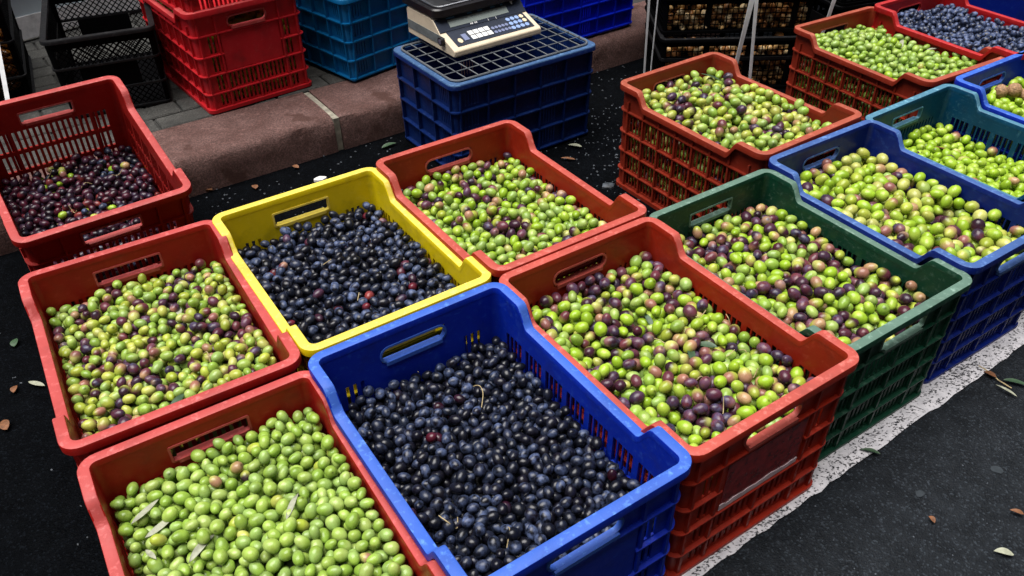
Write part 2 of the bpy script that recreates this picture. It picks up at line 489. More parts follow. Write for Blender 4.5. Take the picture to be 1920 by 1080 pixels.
def harvest_crate_parts(panel, round_handle):
    """meshes of one open-topped harvest crate: (name, mesh, which material)"""
    sh = Shell(W0, L0, H0); P = []
    OI, OO = 0.0188, 0.0148
    # end walls
    hz = (0.271, 0.303); hx = 0.066
    h = sh.half(0)
    slots = [(-0.1413 + 0.0145 * i, -0.1413 + 0.0145 * i + 0.0072) for i in range(20)]
    us = cuts(slots, -h, h, (-hx, hx)); zs = cuts(ROWS + [hz], 0.0, H0)
    def solid_end(k):
        def f(i, j):
            a, b = us[i], us[i + 1]; c, d = zs[j], zs[j + 1]
            if inside(c, d, [hz]) and inside(a, b, [(-hx, hx)]): return False
            if inside(c, d, ROWS) and inside(a, b, slots):
                if panel and inside(a, b, [(-0.098, 0.098)]) and inside(c, d, ROWS[2:]): return True
                return False
            return True
        return f
    for k in (0, 2): P.append(('end_wall', sh.wall(k, us, zs, solid_end(k), OI, OO).mesh('end_wall', 30), 0))
    # long side walls: groups of four slots between broad uprights
    h = sh.half(1); slots = []
    for g in range(7):
        c = (g - 3) * 0.0655
        slots += [(c - 0.0255 + 0.0138 * i, c - 0.0255 + 0.0138 * i + 0.0102) for i in range(4)]
    us2 = cuts(slots, -h, h, dip_extra(sh)); zs2 = cuts(ROWS, 0.0, H0)
    f2 = lambda i, j: not (inside(zs2[j], zs2[j + 1], ROWS) and inside(us2[i], us2[i + 1], slots))
    for k in (1, 3): P.append(('side_wall', sh.wall(k, us2, zs2, f2, OI, OO).mesh('side_wall', 30), 0))
    for k in range(4):
        P.append(('corner_post', sh.wall(k, [0, 15, 30, 45, 60, 75, 90], [0, 0.17, H0 - 0.004], lambda i, j: True, OI, OO, sh.corner).mesh('corner_post', 40), 0))
    rim = [(0.0192, -0.014), (0.0192, -0.0018), (0.0185, -0.0005), (0.0172, 0.0), (0.0026, 0.0), (0.0008, -0.0008), (0.0, -0.0025), (0.0, -0.017), (0.0025, -0.017), (0.0025, -0.006), (0.0155, -0.006)]
    P.append(('rim', rim_mesh(sh.sweep(rim)), 1))
    ring = [(0.0149, -0.0025), (0.0149, 0.0025), (0.0065, 0.0018), (0.0065, -0.0018)]
    for z in RIBZ:
        if panel and z == 0.190:       # the label panel interrupts this rib on both ends
            st = sh.stations(); a0 = next(i for i, q in enumerate(st) if q[0] == 's' and q[1] == 0); st0 = [q for q in st if not (q[0] == 's' and q[1] in (0, 2))]
            half = len(st0) // 2
            r1 = [('s', 0, 0.1, H0), ('s', 0, 0.16, H0)] + st0[:half] + [('s', 2, 0.16, H0), ('s', 2, 0.1, H0)]
            r2_ = [('s', 2, -0.1, H0), ('s', 2, -0.16, H0)] + st0[half:] + [('s', 0, -0.16, H0), ('s', 0, -0.1, H0)]
            for r_ in (r1, r2_): P.append(('rib', sh.sweep(ring, absolute=z, stations=r_, closed=False).mesh('rib', 30), 0))
            continue
        P.append(('rib', sh.sweep(ring, absolute=z).mesh('rib', 30), 0))
    P.append(('rib', sh.sweep([(0.0149, -0.006), (0.0149, 0.006), (0.004, 0.006), (0.004, -0.006)], absolute=0.0062).mesh('rib', 30), 0))
    # uprights outside
    mb = MB()
    for k in range(4):
        h = sh.half(k)
        ups = (-h, -0.108, 0, 0.108, h) if k % 2 == 0 else tuple((g - 3.5) * 0.0655 for g in range(8))
        for u in ups:
            for z0, z1 in zip((0.0125,) + tuple(z + 0.0026 for z in RIBZ), tuple(z - 0.0026 for z in RIBZ) + (0.2625 if (k % 2 == 0 and abs(u) < 0.07) else 0.29 if k % 2 else 0.318,)):
                if panel and k % 2 == 0 and u == 0 and 0.125 < z0 < 0.25: continue
                vs = []
                for z in (z0, z1):
                    for (du, o) in ((-0.003, 0.0149), (0.003, 0.0149), (0.003, 0.0078), (-0.003, 0.0078)): vs.append(sh.side(k, u + du, z, o))
                mb.add(vs, [(3, 2, 1, 0), (4, 5, 6, 7), (0, 1, 5, 4), (1, 2, 6, 5), (2, 3, 7, 6), (3, 0, 4, 7)])
    P.append(('upright', mb.mesh('upright', 30), 0))
    # handle: raised lip round the hand hole
    for k in (0, 2):
        mb = MB(); n = 12
        zc, hh = (hz[0] + hz[1]) / 2, (hz[1] - hz[0]) / 2
        def loop(hw_, hh_, e):
            out = []
            for q in range(4):
                cx, cz = ((1, 1), (-1, 1), (-1, -1), (1, -1))[q]
                rr = min(hh_ * 0.98, e)
                for t in range(5):
                    a = math.radians(q * 90 + t * 22.5)
                    out.append((cx * (hw_ - rr) + math.cos(a) * rr, zc + cz * (hh_ - rr) + math.sin(a) * rr))
            return out
        e = 1.0 if round_handle else 0.003
        inn = loop(hx - 0.001, hh - 0.001, e); out = loop(hx + 0.003, hh + 0.0030, 1.0 if round_handle else 0.004)
        m = len(inn); vs = []
        for lp, o in ((inn, 0.0205), (out, 0.0202), (out, 0.0115), (inn, 0.0105)):
            for (x, z) in lp: vs.append(sh.side(k, x, z, o))
        fs = []
        for r in range(4):
            for i in range(m): fs.append((r * m + i, r * m + (i + 1) % m, ((r + 1) % 4) * m + (i + 1) % m, ((r + 1) % 4) * m + i))
        mb.add(vs, fs); vs = []
        for z in (hz[0] - 0.0075, hz[0] + 0.0008):          # the gripping ledge along the lower edge
            for (x, o) in ((-hx + 0.008, 0.0215), (hx - 0.008, 0.0215), (hx - 0.008, 0.0055), (-hx + 0.008, 0.0055)): vs.append(sh.side(k, x, z, o))
        mb.add(vs, [(3, 2, 1, 0), (4, 5, 6, 7), (0, 1, 5, 4), (1, 2, 6, 5), (2, 3, 7, 6), (3, 0, 4, 7)])
        P.append(('handle', mb.mesh('handle', 45), 1))
        if panel:
            mb = MB(); vs = []
            for o in (0.0149, 0.0110):
                for (x, z) in ((-0.1, 0.131), (0.1, 0.131), (0.1, 0.254), (-0.1, 0.254)): vs.append(sh.side(k, x, z, o))
            mb.add(vs, [(0, 1, 2, 3), (7, 6, 5, 4), (0, 4, 5, 1), (1, 5, 6, 2), (2, 6, 7, 3), (3, 7, 4, 0)])
            P.append(('label_panel', mb.mesh('label_panel', 30), 0))
    mb = MB(); mb.box(-W0 / 2 + 0.034, W0 / 2 - 0.034, -L0 / 2 + 0.034, L0 / 2 - 0.034, 0.004, 0.010)
    P.append(('floor', mb.mesh('floor', 30), 0))
    return P

CRATE_KIND = {}
def harvest_crate(key, loc, yaw, label, panel=True, round_handle=True, tilt=0.0, name='harvest_crate', scale=(1, 1, 1)):
    kk = (panel, round_handle)
    if kk not in CRATE_KIND: CRATE_KIND[kk] = harvest_crate_parts(*kk)
    root = empty(name, loc, 0, label, 'crate', 'harvest crates of olives')
    root.rotation_euler = (tilt, 0, yaw)
    root.rotation_mode = 'XYZ'
    root.scale = scale
    for nm, me, w in CRATE_KIND[kk]: part(nm, me, key, w, root)
    return root

# name: x, y, yaw, dz, colour, panel, round handle, label
CR = {
 'A': (-0.044, 0.937, 0.578, 0.0, 'blue', True, True, 'bright blue crate heaped with black olives, front of the display'),
 'B': (0.291, 1.170, 0.580, 0.0, 'orange_red', True, True, 'orange red crate of green and purple olives standing beside the white line'),
 'C': (0.619, 1.422, 0.577, 0.0, 'green', False, False, 'dusty dark green crate of green and purple olives'),
 'D': (0.950, 1.653, 0.569, 0.0, 'navy', False, True, 'navy blue crate of large green olives next to the dark green crate'),
 'E': (1.274, 1.895, 0.589, 0.0, 'teal', False, False, 'teal crate half filled with bright green olives'),
 'F': (1.616, 2.118, 0.572, 0.0, 'blue', False, True, 'blue crate with walnuts lying on its green olives'),
 'G': (-0.355, 1.431, 0.582, 0.0, 'yellow', True, False, 'yellow crate heaped with black olives'),
 'H': (-0.013, 1.651, 0.584, 0.0, 'orange_red', False, True, 'orange red crate of mixed olives between the yellow crate and the green one'),
 'I': (0.641, 2.138, 0.599, 0.0, 'rust', False, True, 'rusty brown red crate of mixed olives in front of the stacked black trays'),
 'J': (1.278, 2.595, 0.525, 0.0, 'rust', False, False, 'rusty brown red crate of plain green olives, far right'),
 'K': (1.605, 2.745, 0.540, 0.0, 'scarlet', False, True, 'scarlet crate of bluish black olives in the far right corner'),
 'M': (-0.693, 1.208, 0.556, 0.0, 'red', False, False, 'red crate of mixed green and purple olives left of the yellow crate'),
 'N': (-0.379, 0.725, 0.562, 0.0, 'red', False, False, 'red crate of plain green olives with pale leaves, nearest the camera'),
}
ROOT = {}
SIZE = {'A': (.017, .003, .006), 'B': (.012, .006, .008), 'C': (-.012, -.002, -.005), 'E': (-.009, 0, -.005), 'G': (.003, -.002, .004), 'H': (.015, .003, .005), 'J': (-.020, -.008, -.003), 'N': (-.009, 0, -.006)}
for k, (x, y, yaw, dz, key, pn, rh, lab) in CR.items():
    a, b, c = SIZE.get(k, (0, 0, 0))
    ROOT[k] = harvest_crate(key, (x, y, dz), yaw, lab, pn, rh, scale=(1 + (c + .008) / W0, 1 + (b + .008) / L0, 1 + a / H0))
# the tilted crate: its near edge stands on the road, its far edge on the kerb
TL = 0.1983; YL = 0.6284
near = Vector((-0.9177, 1.5780, 0.3304))
Rl = Matrix.Rotation(YL, 4, 'Z') @ Matrix.Rotation(TL, 4, 'X')
locL = near - Rl @ Vector((0, -L0 / 2, H0))
locL.z += 0.0
ROOT['L'] = harvest_crate('red', locL, YL, 'red crate of dark purple olives tilted up on the kerb at the left', False, False, TL)

# end label under clear tape on the crate by the white line
mb = MB(); sh = Shell(W0, L0, H0)
vs = [sh.side(0, x, z, o) for o in (0.0107, 0.0100) for (x, z) in ((-0.094, 0.136), (0.094, 0.136), (0.094, 0.248), (-0.094, 0.248))]
mb.add(vs, [(0, 1, 2, 3), (7, 6, 5, 4), (0, 4, 5, 1), (1, 5, 6, 2), (2, 6, 7, 3), (3, 7, 4, 0)])
mb.build('label_sheet', LABEL, ROOT['B'])
mb = MB(); r2 = random.Random(2)
xs = [-0.096 + 0.192 * i / 24 for i in range(25)]
vs = []
for x in xs:
    a, b = 0.1325, 0.1445 + r2.uniform(-0.002, 0.003)
    vs += [sh.side(0, x, a, 0.0088), sh.side(0, x, b, 0.0088), sh.side(0, x, b, 0.0099), sh.side(0, x, a, 0.0099)]
fs = []
for i in range(24):
    for k in range(4): fs.append((4 * i + k, 4 * i + (k + 1) % 4, 4 * i + 4 + (k + 1) % 4, 4 * i + 4 + k))
mb.add(vs, fs); mb.build('tape_strip', TAPE, ROOT['B'])

# ------------------------------------------------------------------ ribbed stacking crates (no dip)
def grid_crate_parts(w, l, H, rows, nend, nside, slots=True, flange=True, draft=0.010):
    sh = Shell(w, l, H, 0.03, draft, 0.0); P = []
    OI, OO = 0.019, 0.0145
    zr = [H * (i + 0.5) / (rows + 0.5) if False else 0.012 + (H - 0.03) * i / rows for i in range(rows + 1)]
    R = [(zr[i] + 0.012, zr[i + 1] - 0.012) for i in range(rows)]
    for k in range(4):
        h = sh.half(k); n = nend if k % 2 == 0 else nside
        pit = 2 * h / n; sl = []
        if slots:
            for g in range(n):
                if (g * 2 + k) % 3 == 0:
                    c = -h + (g + .5) * pit; m = max(3, int(pit / 0.014) - 2)
                    sl += [(c - 0.0115 * (m / 2) + 0.0115 * i, c - 0.0115 * (m / 2) + 0.0115 * i + 0.0032) for i in range(m)]
        us = cuts(sl, -h, h); zs = cuts(R, 0.0, H)
        P.append(('end_wall' if k % 2 == 0 else 'side_wall', sh.wall(k, us, zs, lambda i, j: not (inside(zs[j], zs[j + 1], R) and inside(us[i], us[i + 1], sl)), OI, OO).mesh('panel_wall', 30), 0))
        P.append(('corner_post', sh.wall(k, [0, 22, 45, 67, 90], [0, H / 2, H - 0.004], lambda i, j: True, OI, OO - 0.004, sh.corner).mesh('corner_post', 40), 0))
    for z in zr[:-1]:
        P.append(('rib', sh.sweep([(0.0148, -0.003), (0.0148, 0.003), (0.001, 0.0024), (0.001, -0.0024)], absolute=z).mesh('rib', 30), 0))
    mb = MB()
    for k in range(4):
        h = sh.half(k); n = nend if k % 2 == 0 else nside
        for g in range(n + 1):
            u = -h + g * 2 * h / n
            for a, b in zip(zr[:-1], zr[1:]):
                vs = []
                for z in (a + 0.0031, b - 0.0031):
                    for (du, o) in ((-0.0022, 0.0148), (0.0022, 0.0148), (0.0022, 0.0018), (-0.0022, 0.0018)): vs.append(sh.side(k, u + du, z, o))
                mb.add(vs, [(3, 2, 1, 0), (4, 5, 6, 7), (0, 1, 5, 4), (1, 2, 6, 5), (2, 3, 7, 6), (3, 0, 4, 7)])
    P.append(('upright', mb.mesh('upright', 30), 0))
    rim = [(0.026, -0.010), (0.026, 0.0), (0.002, 0.0), (0.0, -0.003), (-0.001, -0.016), (0.003, -0.016), (0.004, -0.007)]
    P.append(('rim', rim_mesh(sh.sweep(rim)), 1))
    mb = MB(); mb.box(-w / 2 + 0.03, w / 2 - 0.03, -l / 2 + 0.03, l / 2 - 0.03, 0.004, 0.010)
    P.append(('floor', mb.mesh('floor', 30), 0))
    return P

def place_parts(name, parts, key, loc, yaw, label, cat, group):
    root = empty(name, loc, yaw, label, cat, group)
    for nm, me, w in parts: part(nm, me, key, w, root)
    return root

# blue crate that carries the scale; long side to the camera: its "near end" is the long one
BG = grid_crate_parts(0.565, 0.385, 0.325, 4, 5, 3)
YB = math.radians(34.6)
def rot(x, y, a): return (x * math.cos(a) - y * math.sin(a), x * math.sin(a) + y * math.cos(a))
nc = Vector((-0.168, 2.262))                 # near corner at rim height
dx_, dy_ = rot(0.5 * 0.565, 0.5 * 0.385, YB)
CB = (nc.x + dx_, nc.y + dy_)
blue_table = place_parts('stacking_crate', BG, 'dusty_navy', (CB[0], CB[1], 0), YB, 'dusty dark blue crate carrying the weighing scale', 'crate', 'ribbed stacking crates')
# wire grid lying on it
gr = empty('wire_grid', (CB[0], CB[1], 0.3255), YB, 'grey wire grid lying on the dark blue crate under the scale', 'grid')
hx, hy, rc = 0.262, 0.172, 0.03
pts = []
for q, (sx, sy) in enumerate(((1, 1), (-1, 1), (-1, -1), (1, -1))):
    for t in range(6):
        a = math.radians(q * 90 + t * 18); pts.append((sx * (hx - rc) + math.cos(a) * rc, sy * (hy - rc) + math.sin(a) * rc, 0.004))
MB().tube(pts, 0.0034, 6, True).build('grid_frame', WIRE, gr)
for i in range(1, 12):
    x = -hx + 2 * hx * i / 12
    MB().tube([(x, -hy, 0.0052), (x, hy, 0.0052)], 0.0019, 5).build('wire', WIRE, gr)
for i in range(1, 6):
    y = -hy + 2 * hy * i / 6
    MB().tube([(-hx, y, 0.0083), (hx, y, 0.0083)], 0.0019, 5).build('wire', WIRE, gr)

# teal stack on the kerb, bright blue crate behind the scale
TE = grid_crate_parts(0.40, 0.56, 0.30, 4, 4, 6)
def corner_place(px, py, w, l, yaw): 
    d = rot(w / 2, l / 2, yaw); return (px + d[0], py + d[1])
yT = math.radians(46)
x, y = corner_place(-0.556, 2.755, 0.385, 0.545, yT)
for i in range(2):
    place_parts('stacking_crate', TE, 'sky_teal', (x, y, KH + 0.003 + i * 0.3002), yT, ['teal blue ribbed crate standing on the kerb, lower of two', 'teal blue ribbed crate stacked on another one, cut by the top of the photo'][i], 'crate', 'ribbed stacking crates')
BB = grid_crate_parts(0.60, 0.40, 0.33, 5, 6, 4)
x, y = corner_place(0.045, 2.965, 0.585, 0.385, math.radians(35.5))
place_parts('stacking_crate', BB, 'vivid_blue', (x, y, KH + 0.003), math.radians(35.5), 'bright blue ribbed crate on the kerb behind the scale', 'crate', 'ribbed stacking crates')

# red stack at the back left: two harvest crates, one on the other
yR = math.radians(38)
for i in range(2):
    x, y = corner_place(-0.998, 2.525, 0.376, 0.53, yR)
    r = harvest_crate('lit_red', (x, y, KH + 0.003 + i * 0.318), yR + (0.0 if i == 0 else 0.012), ['red crate with a blank label panel on the kerb, lower of two', 'red crate on top of another one, cut by the top of the photo'][i], True, True, 0, 'harvest_crate')
    r['group'] = 'harvest crates stacked on the kerb'
    ROOT['R%d' % i] = r

# ------------------------------------------------------------------ olives
CAMP = np.array([0, 0, CAMZ])
AX = np.array([[*RT], [*UP], [*FW]])
def project(P):
    d = (np.asarray(P) - CAMP) @ AX.T
    return 960 + FPX * d[:, 0] / d[:, 2], 540 - FPX * d[:, 1] / d[:, 2], d[:, 2]

def sphere(seg, rings):
    vs = [(0, 0, 1)]
    for i in range(1, rings):
        a = math.pi * i / rings
        for k in range(seg):
            t = 2 * math.pi * (k + 0.5 * (i % 2)) / seg
            vs.append((math.sin(a) * math.cos(t), math.sin(a) * math.sin(t), math.cos(a)))
    vs.append((0, 0, -1))
    F = []
    for k in range(seg): F.append((0, 1 + k, 1 + (k + 1) % seg))
    for i in range(rings - 2):
        a, b = 1 + i * seg, 1 + (i + 1) * seg
        for k in range(seg):
            k2 = (k + 1) % seg
            if i % 2 == 0: F.append((a + k, b + k, a + k2)); F.append((a + k2, b + k, b + k2))
            else: F.append((a + k, b + k, b + k2)); F.append((a + k, b + k2, a + k2))
    e = len(vs) - 1; a = 1 + (rings - 2) * seg
    for k in range(seg): F.append((a + (k + 1) % seg, a + k, e))
    return np.array(vs), np.array(F)
SPH = {'lo': sphere(9, 6), 'mid': sphere(11, 8), 'hi': sphere(18, 12)}

def pack(rs, x0, x1, y0, y1, surf, thick, r, n_iter=70, phi=0.64, zmin=None, extra=0.07):
    """loose random packing of spheres in a layer under a surface"""
    vol = (x1 - x0) * (y1 - y0) * thick
    n = int(vol * phi / (4 / 3 * math.pi * r ** 3)); m = int(n * extra); n += m
    P = np.stack([rs.uniform(x0, x1, n), rs.uniform(y0, y1, n), np.zeros(n)], 1)
    R = r * rs.uniform(0.88, 1.12, n)
    jit = rs.uniform(-0.5, 0.35, n) * r
    jit[:m] = rs.uniform(0.3, 1.0, m) * r
    top = lambda: surf(P[:, 0], P[:, 1]) + jit - R * 0.9
    P[:, 2] = top() - rs.uniform(0, 1, n) * thick * 0.95
    P[:m, 2] = top()[:m]
    for it in range(n_iter):
        if it % 8 == 0:
            X = P.astype(np.float32)
            d2 = ((X[:, None, :] - X[None, :, :]) ** 2).sum(-1)
            I, J = np.where(np.triu(d2 < (2.7 * r) ** 2, 1))
        D = P[I] - P[J]; L = np.sqrt((D ** 2).sum(1)) + 1e-9
        ov = np.clip(R[I] + R[J] - L, 0, None) * 0.42
        s = (D / L[:, None]) * ov[:, None]
        mv = np.zeros_like(P)
        for c in range(3):
            mv[:, c] += np.bincount(I, s[:, c], n); mv[:, c] -= np.bincount(J, s[:, c], n)
        P += mv * 0.7
        P[:, 2] -= 0.0004
        P[:, 0] = np.clip(P[:, 0], x0 + R, x1 - R); P[:, 1] = np.clip(P[:, 1], y0 + R, y1 - R)
        t = top(); lo = surf(P[:, 0], P[:, 1]) - thick
        P[:, 2] = np.clip(P[:, 2], lo, t)
    if zmin is not None: P[:, 2] = np.maximum(P[:, 2], zmin + R)
    return P, R

def frames(rs, n, flat=0.55):
    a = rs.normal(size=(n, 3)); a[:, 2] *= flat
    a /= np.linalg.norm(a, axis=1)[:, None]
    b = np.cross(a, rs.normal(size=(n, 3))); b /= np.linalg.norm(b, axis=1)[:, None]
    c = np.cross(a, b)
    return np.stack([b, c, a], 2)      # columns: local x, y, z (long axis)

GREEN = [lin(144, 176, 72), lin(154, 182, 84), lin(134, 168, 66), lin(162, 186, 100), lin(142, 172, 92)]
LIME = [lin(154, 188, 52), lin(144, 180, 46), lin(166, 194, 72)]
YGREEN = [lin(170, 184, 72), lin(178, 184, 88), lin(158, 174, 62), lin(186, 190, 108)]
BLUSH = [lin(164, 124, 100), lin(154, 106, 92), lin(176, 142, 106), lin(140, 92, 88)]
PURPLE = [lin(90, 42, 56), lin(78, 34, 50), lin(106, 54, 64), lin(64, 32, 50), lin(50, 28, 44)]
BLACKO = [lin(12, 14, 23), lin(9, 11, 19), lin(14, 14, 25), lin(19, 15, 26)]
WINE = [lin(56, 16, 30), lin(40, 12, 24), lin(26, 10, 20), lin(76, 20, 36), lin(46, 17, 35)]
RED = [lin(110, 30, 42), lin(130, 52, 48)]

def olive_colors(rs, n, mixw, P=None):
    """per olive: two end colours, where they meet, bloom; and a coarse class"""
    names = list(mixw); w = np.array([mixw[k] for k in names]); w = w / w.sum()
    cls = rs.choice(len(names), n, p=w)
    if P is not None:            # fruit of one ripeness tends to lie together
        q_ = rs.uniform(0, 6.28, 4)
        field = np.sin(P[:, 0] * 34 + q_[0] + 1.5 * np.sin(P[:, 1] * 19 + q_[1])) + np.sin(P[:, 1] * 30 + q_[2] + 1.3 * np.sin(P[:, 0] * 26 + q_[3]))
        order = np.argsort(rs.normal(size=n) + 0.55 * field); cls_s = np.sort(cls); cls = np.empty_like(cls_s); cls[order] = cls_s
    c1 = np.zeros((n, 3)); c2 = np.zeros((n, 3)); th = np.full(n, 9.0); bloom = np.zeros(n)
    for q, k in enumerate(names):
        for i in np.where(cls == q)[0]:
            pick = lambda L: np.array(L[rs.integers(len(L))]) * rs.uniform(0.82, 1.14)
            if k == 'green': c1[i] = pick(GREEN); c2[i] = pick(GREEN); th[i] = 0
            elif k == 'lime': c1[i] = pick(LIME); c2[i] = pick(LIME); th[i] = 0
            elif k == 'ygreen': c1[i] = pick(YGREEN); c2[i] = pick(YGREEN if rs.random() < .7 else GREEN); th[i] = 0
            elif k == 'blush': c1[i] = pick(YGREEN); c2[i] = pick(BLUSH if rs.random() < .6 else PURPLE); th[i] = rs.uniform(-0.8, 0.5)
            elif k == 'purple': c1[i] = pick(PURPLE); c2[i] = pick(PURPLE if rs.random() < .8 else BLUSH); th[i] = rs.uniform(-0.3, 0.9); bloom[i] = rs.uniform(0, 0.35)
            elif k == 'black': c1[i] = pick(BLACKO); c2[i] = pick(BLACKO); bloom[i] = 0.02 + 0.66 * rs.uniform(0, 1) ** 2.2
            elif k == 'bluish': c1[i] = pick(BLACKO); c2[i] = pick(BLACKO); bloom[i] = rs.uniform(0.5, 1.0)
            elif k == 'wine': c1[i] = pick(WINE); c2[i] = pick(WINE); th[i] = 0; bloom[i] = rs.uniform(0, 0.16)
            elif k == 'red': c1[i] = pick(RED); c2[i] = pick(WINE); th[i] = rs.uniform(-0.5, 0.8); bloom[i] = 0.05
    return c1, c2, th, bloom, [names[q] for q in cls]

def olive_arrays(rs, P, half, asp, fr, cols, res):
    V0, F0 = SPH[res]; n, m = len(P), len(V0)
    c1, c2, th, bloom = cols
    S = V0.copy(); egg = 1 + 0.07 * S[:, 2]
    loc = np.stack([S[:, 0] * egg, S[:, 1] * egg, S[:, 2]], 1)
    L = loc[None] * np.stack([half * asp, half * asp, half], 1)[:, None, :]
    L[:, 0, 2] *= 0.95
    V = np.einsum('nij,nmj->nmi', fr, L) + P[:, None, :]
    t = np.clip((S[None, :, 2] + 0.25 * S[None, :, 0] - th[:, None]) * 2.2 * 0.5 + 0.5, 0, 1); t = t * t * (3 - 2 * t)
    t[th > 5] = 0.5
    C = c1[:, None, :] * (1 - t[..., None]) + c2[:, None, :] * t[..., None]
    dark = rs.random(n) < 0.6
    C[dark, 0, :] *= 0.18
    ns = {'lo': 9, 'mid': 11, 'hi': 18}[res]
    C[dark, 1:1 + ns, :] *= 0.82
    A = np.repeat(bloom[:, None], m, 1)
    F = (F0[None] + (np.arange(n) * m)[:, None, None]).reshape(-1, 3)
    return V.reshape(-1, 3), F, np.concatenate([C, A[..., None]], 2).reshape(-1, 4)

def np_mesh(name, V, F, C):
    me = bpy.data.meshes.new(name)
    me.vertices.add(len(V)); me.vertices.foreach_set('co', np.ascontiguousarray(V, np.float32).ravel())
    me.loops.add(F.size); me.loops.foreach_set('vertex_index', np.ascontiguousarray(F, np.int32).ravel())
    me.polygons.add(len(F)); me.polygons.foreach_set('loop_start', np.arange(0, F.size, F.shape[1], dtype=np.int32))
    me.update(calc_edges=True); me.validate()
    me.polygons.foreach_set('use_smooth', np.ones(len(me.polygons), bool))
    a = me.attributes.new('Col', 'FLOAT_COLOR', 'POINT'); a.data.foreach_set('color', np.ascontiguousarray(C, np.float32).ravel())
    return me

# per crate: olive length, level below rim, slopes, dome, mix, resolution
OL = {
 'A': dict(len=0.0234, lev=0.1, mx=dict(black=99, wine=1), res='mid', lab='black olives', dome=.004, gx=-.06),
 'B': dict(len=0.0278, lev=0.072, mx=dict(green=20, lime=27, blush=25, purple=28), res='mid', lab='green and purple olives', dome=.010),
 'C': dict(len=0.0304, lev=0.07, mx=dict(green=18, lime=22, blush=26, purple=34), res='mid', lab='green and purple olives', dome=.012, gx=-.02),
 'D': dict(len=0.0342, lev=0.064, mx=dict(ygreen=34, lime=40, blush=14, purple=12), res='mid', lab='large green olives', dome=.016, gx=-.05),
 'E': dict(len=0.0313, lev=0.095, mx=dict(lime=94, blush=4, purple=2), res='lo', lab='bright green olives', dome=.008, gx=-.12),
 'F': dict(len=0.0310, lev=0.055, mx=dict(lime=100), res='lo', lab='green olives under the walnuts', dome=.0),
 'G': dict(len=0.0247, lev=0.074, mx=dict(black=84, bluish=12, purple=3, red=1), res='mid', lab='black olives', dome=.005),
 'H': dict(len=0.0268, lev=0.08, mx=dict(green=40, lime=28, blush=18, purple=14), res='mid', lab='mixed green and purple olives', dome=.014),
 'I': dict(len=0.0313, lev=0.04, mx=dict(ygreen=34, green=36, blush=16, purple=14), res='lo', lab='mixed green olives', dome=.020, wall=True),
 'J': dict(len=0.0292, lev=0.048, mx=dict(green=86, lime=12, blush=2), res='lo', lab='plain green olives', dome=.018, wall=True),
 'K': dict(len=0.0262, lev=0.048, mx=dict(bluish=100), res='lo', lab='bluish black olives', dome=.012),
 'L': dict(len=0.0252, lev=.180, mx=dict(wine=74, red=14, black=7, blush=3, lime=2), res='mid', lab='dark purple olives', dome=.004, gy=-.10),
 'M': dict(len=0.0241, lev=0.072, mx=dict(ygreen=30, green=28, blush=20, purple=22), res='mid', lab='mixed green and purple olives', dome=.012, gx=.03),
 'N': dict(len=0.0244, lev=0.056, mx=dict(green=97.8, ygreen=.5, blush=1.7), res='mid', lab='plain green olives', dome=.012, gx=.06),
}
LABS = {'A': 'heap of black olives filling the bright blue crate at the front', 'B': 'heap of green and purple olives in the orange red crate by the white line',
 'C': 'heap of green and purple olives in the dark green crate', 'D': 'heap of large green olives in the navy blue crate', 'E': 'sloping heap of bright green olives in the teal crate',
 'F': 'green olives under walnuts in the blue crate at the right edge', 'G': 'heap of black olives in the yellow crate', 'H': 'mixed green and purple olives in the crate right of the yellow one',
 'I': 'heaped mixed olives in the rusty crate before the black trays', 'J': 'heap of plain green olives in the far rusty crate', 'K': 'bluish black olives in the scarlet crate at the far right',
 'L': 'shallow layer of dark purple olives in the tilted red crate', 'M': 'mixed green and purple olives in the red crate left of the yellow one', 'N': 'heap of plain green olives in the red crate nearest the camera'}
bpy.context.view_layer.update()
HEAP = {}
XW, YW = 0.1765, 0.2540
singles = []
packed = {}
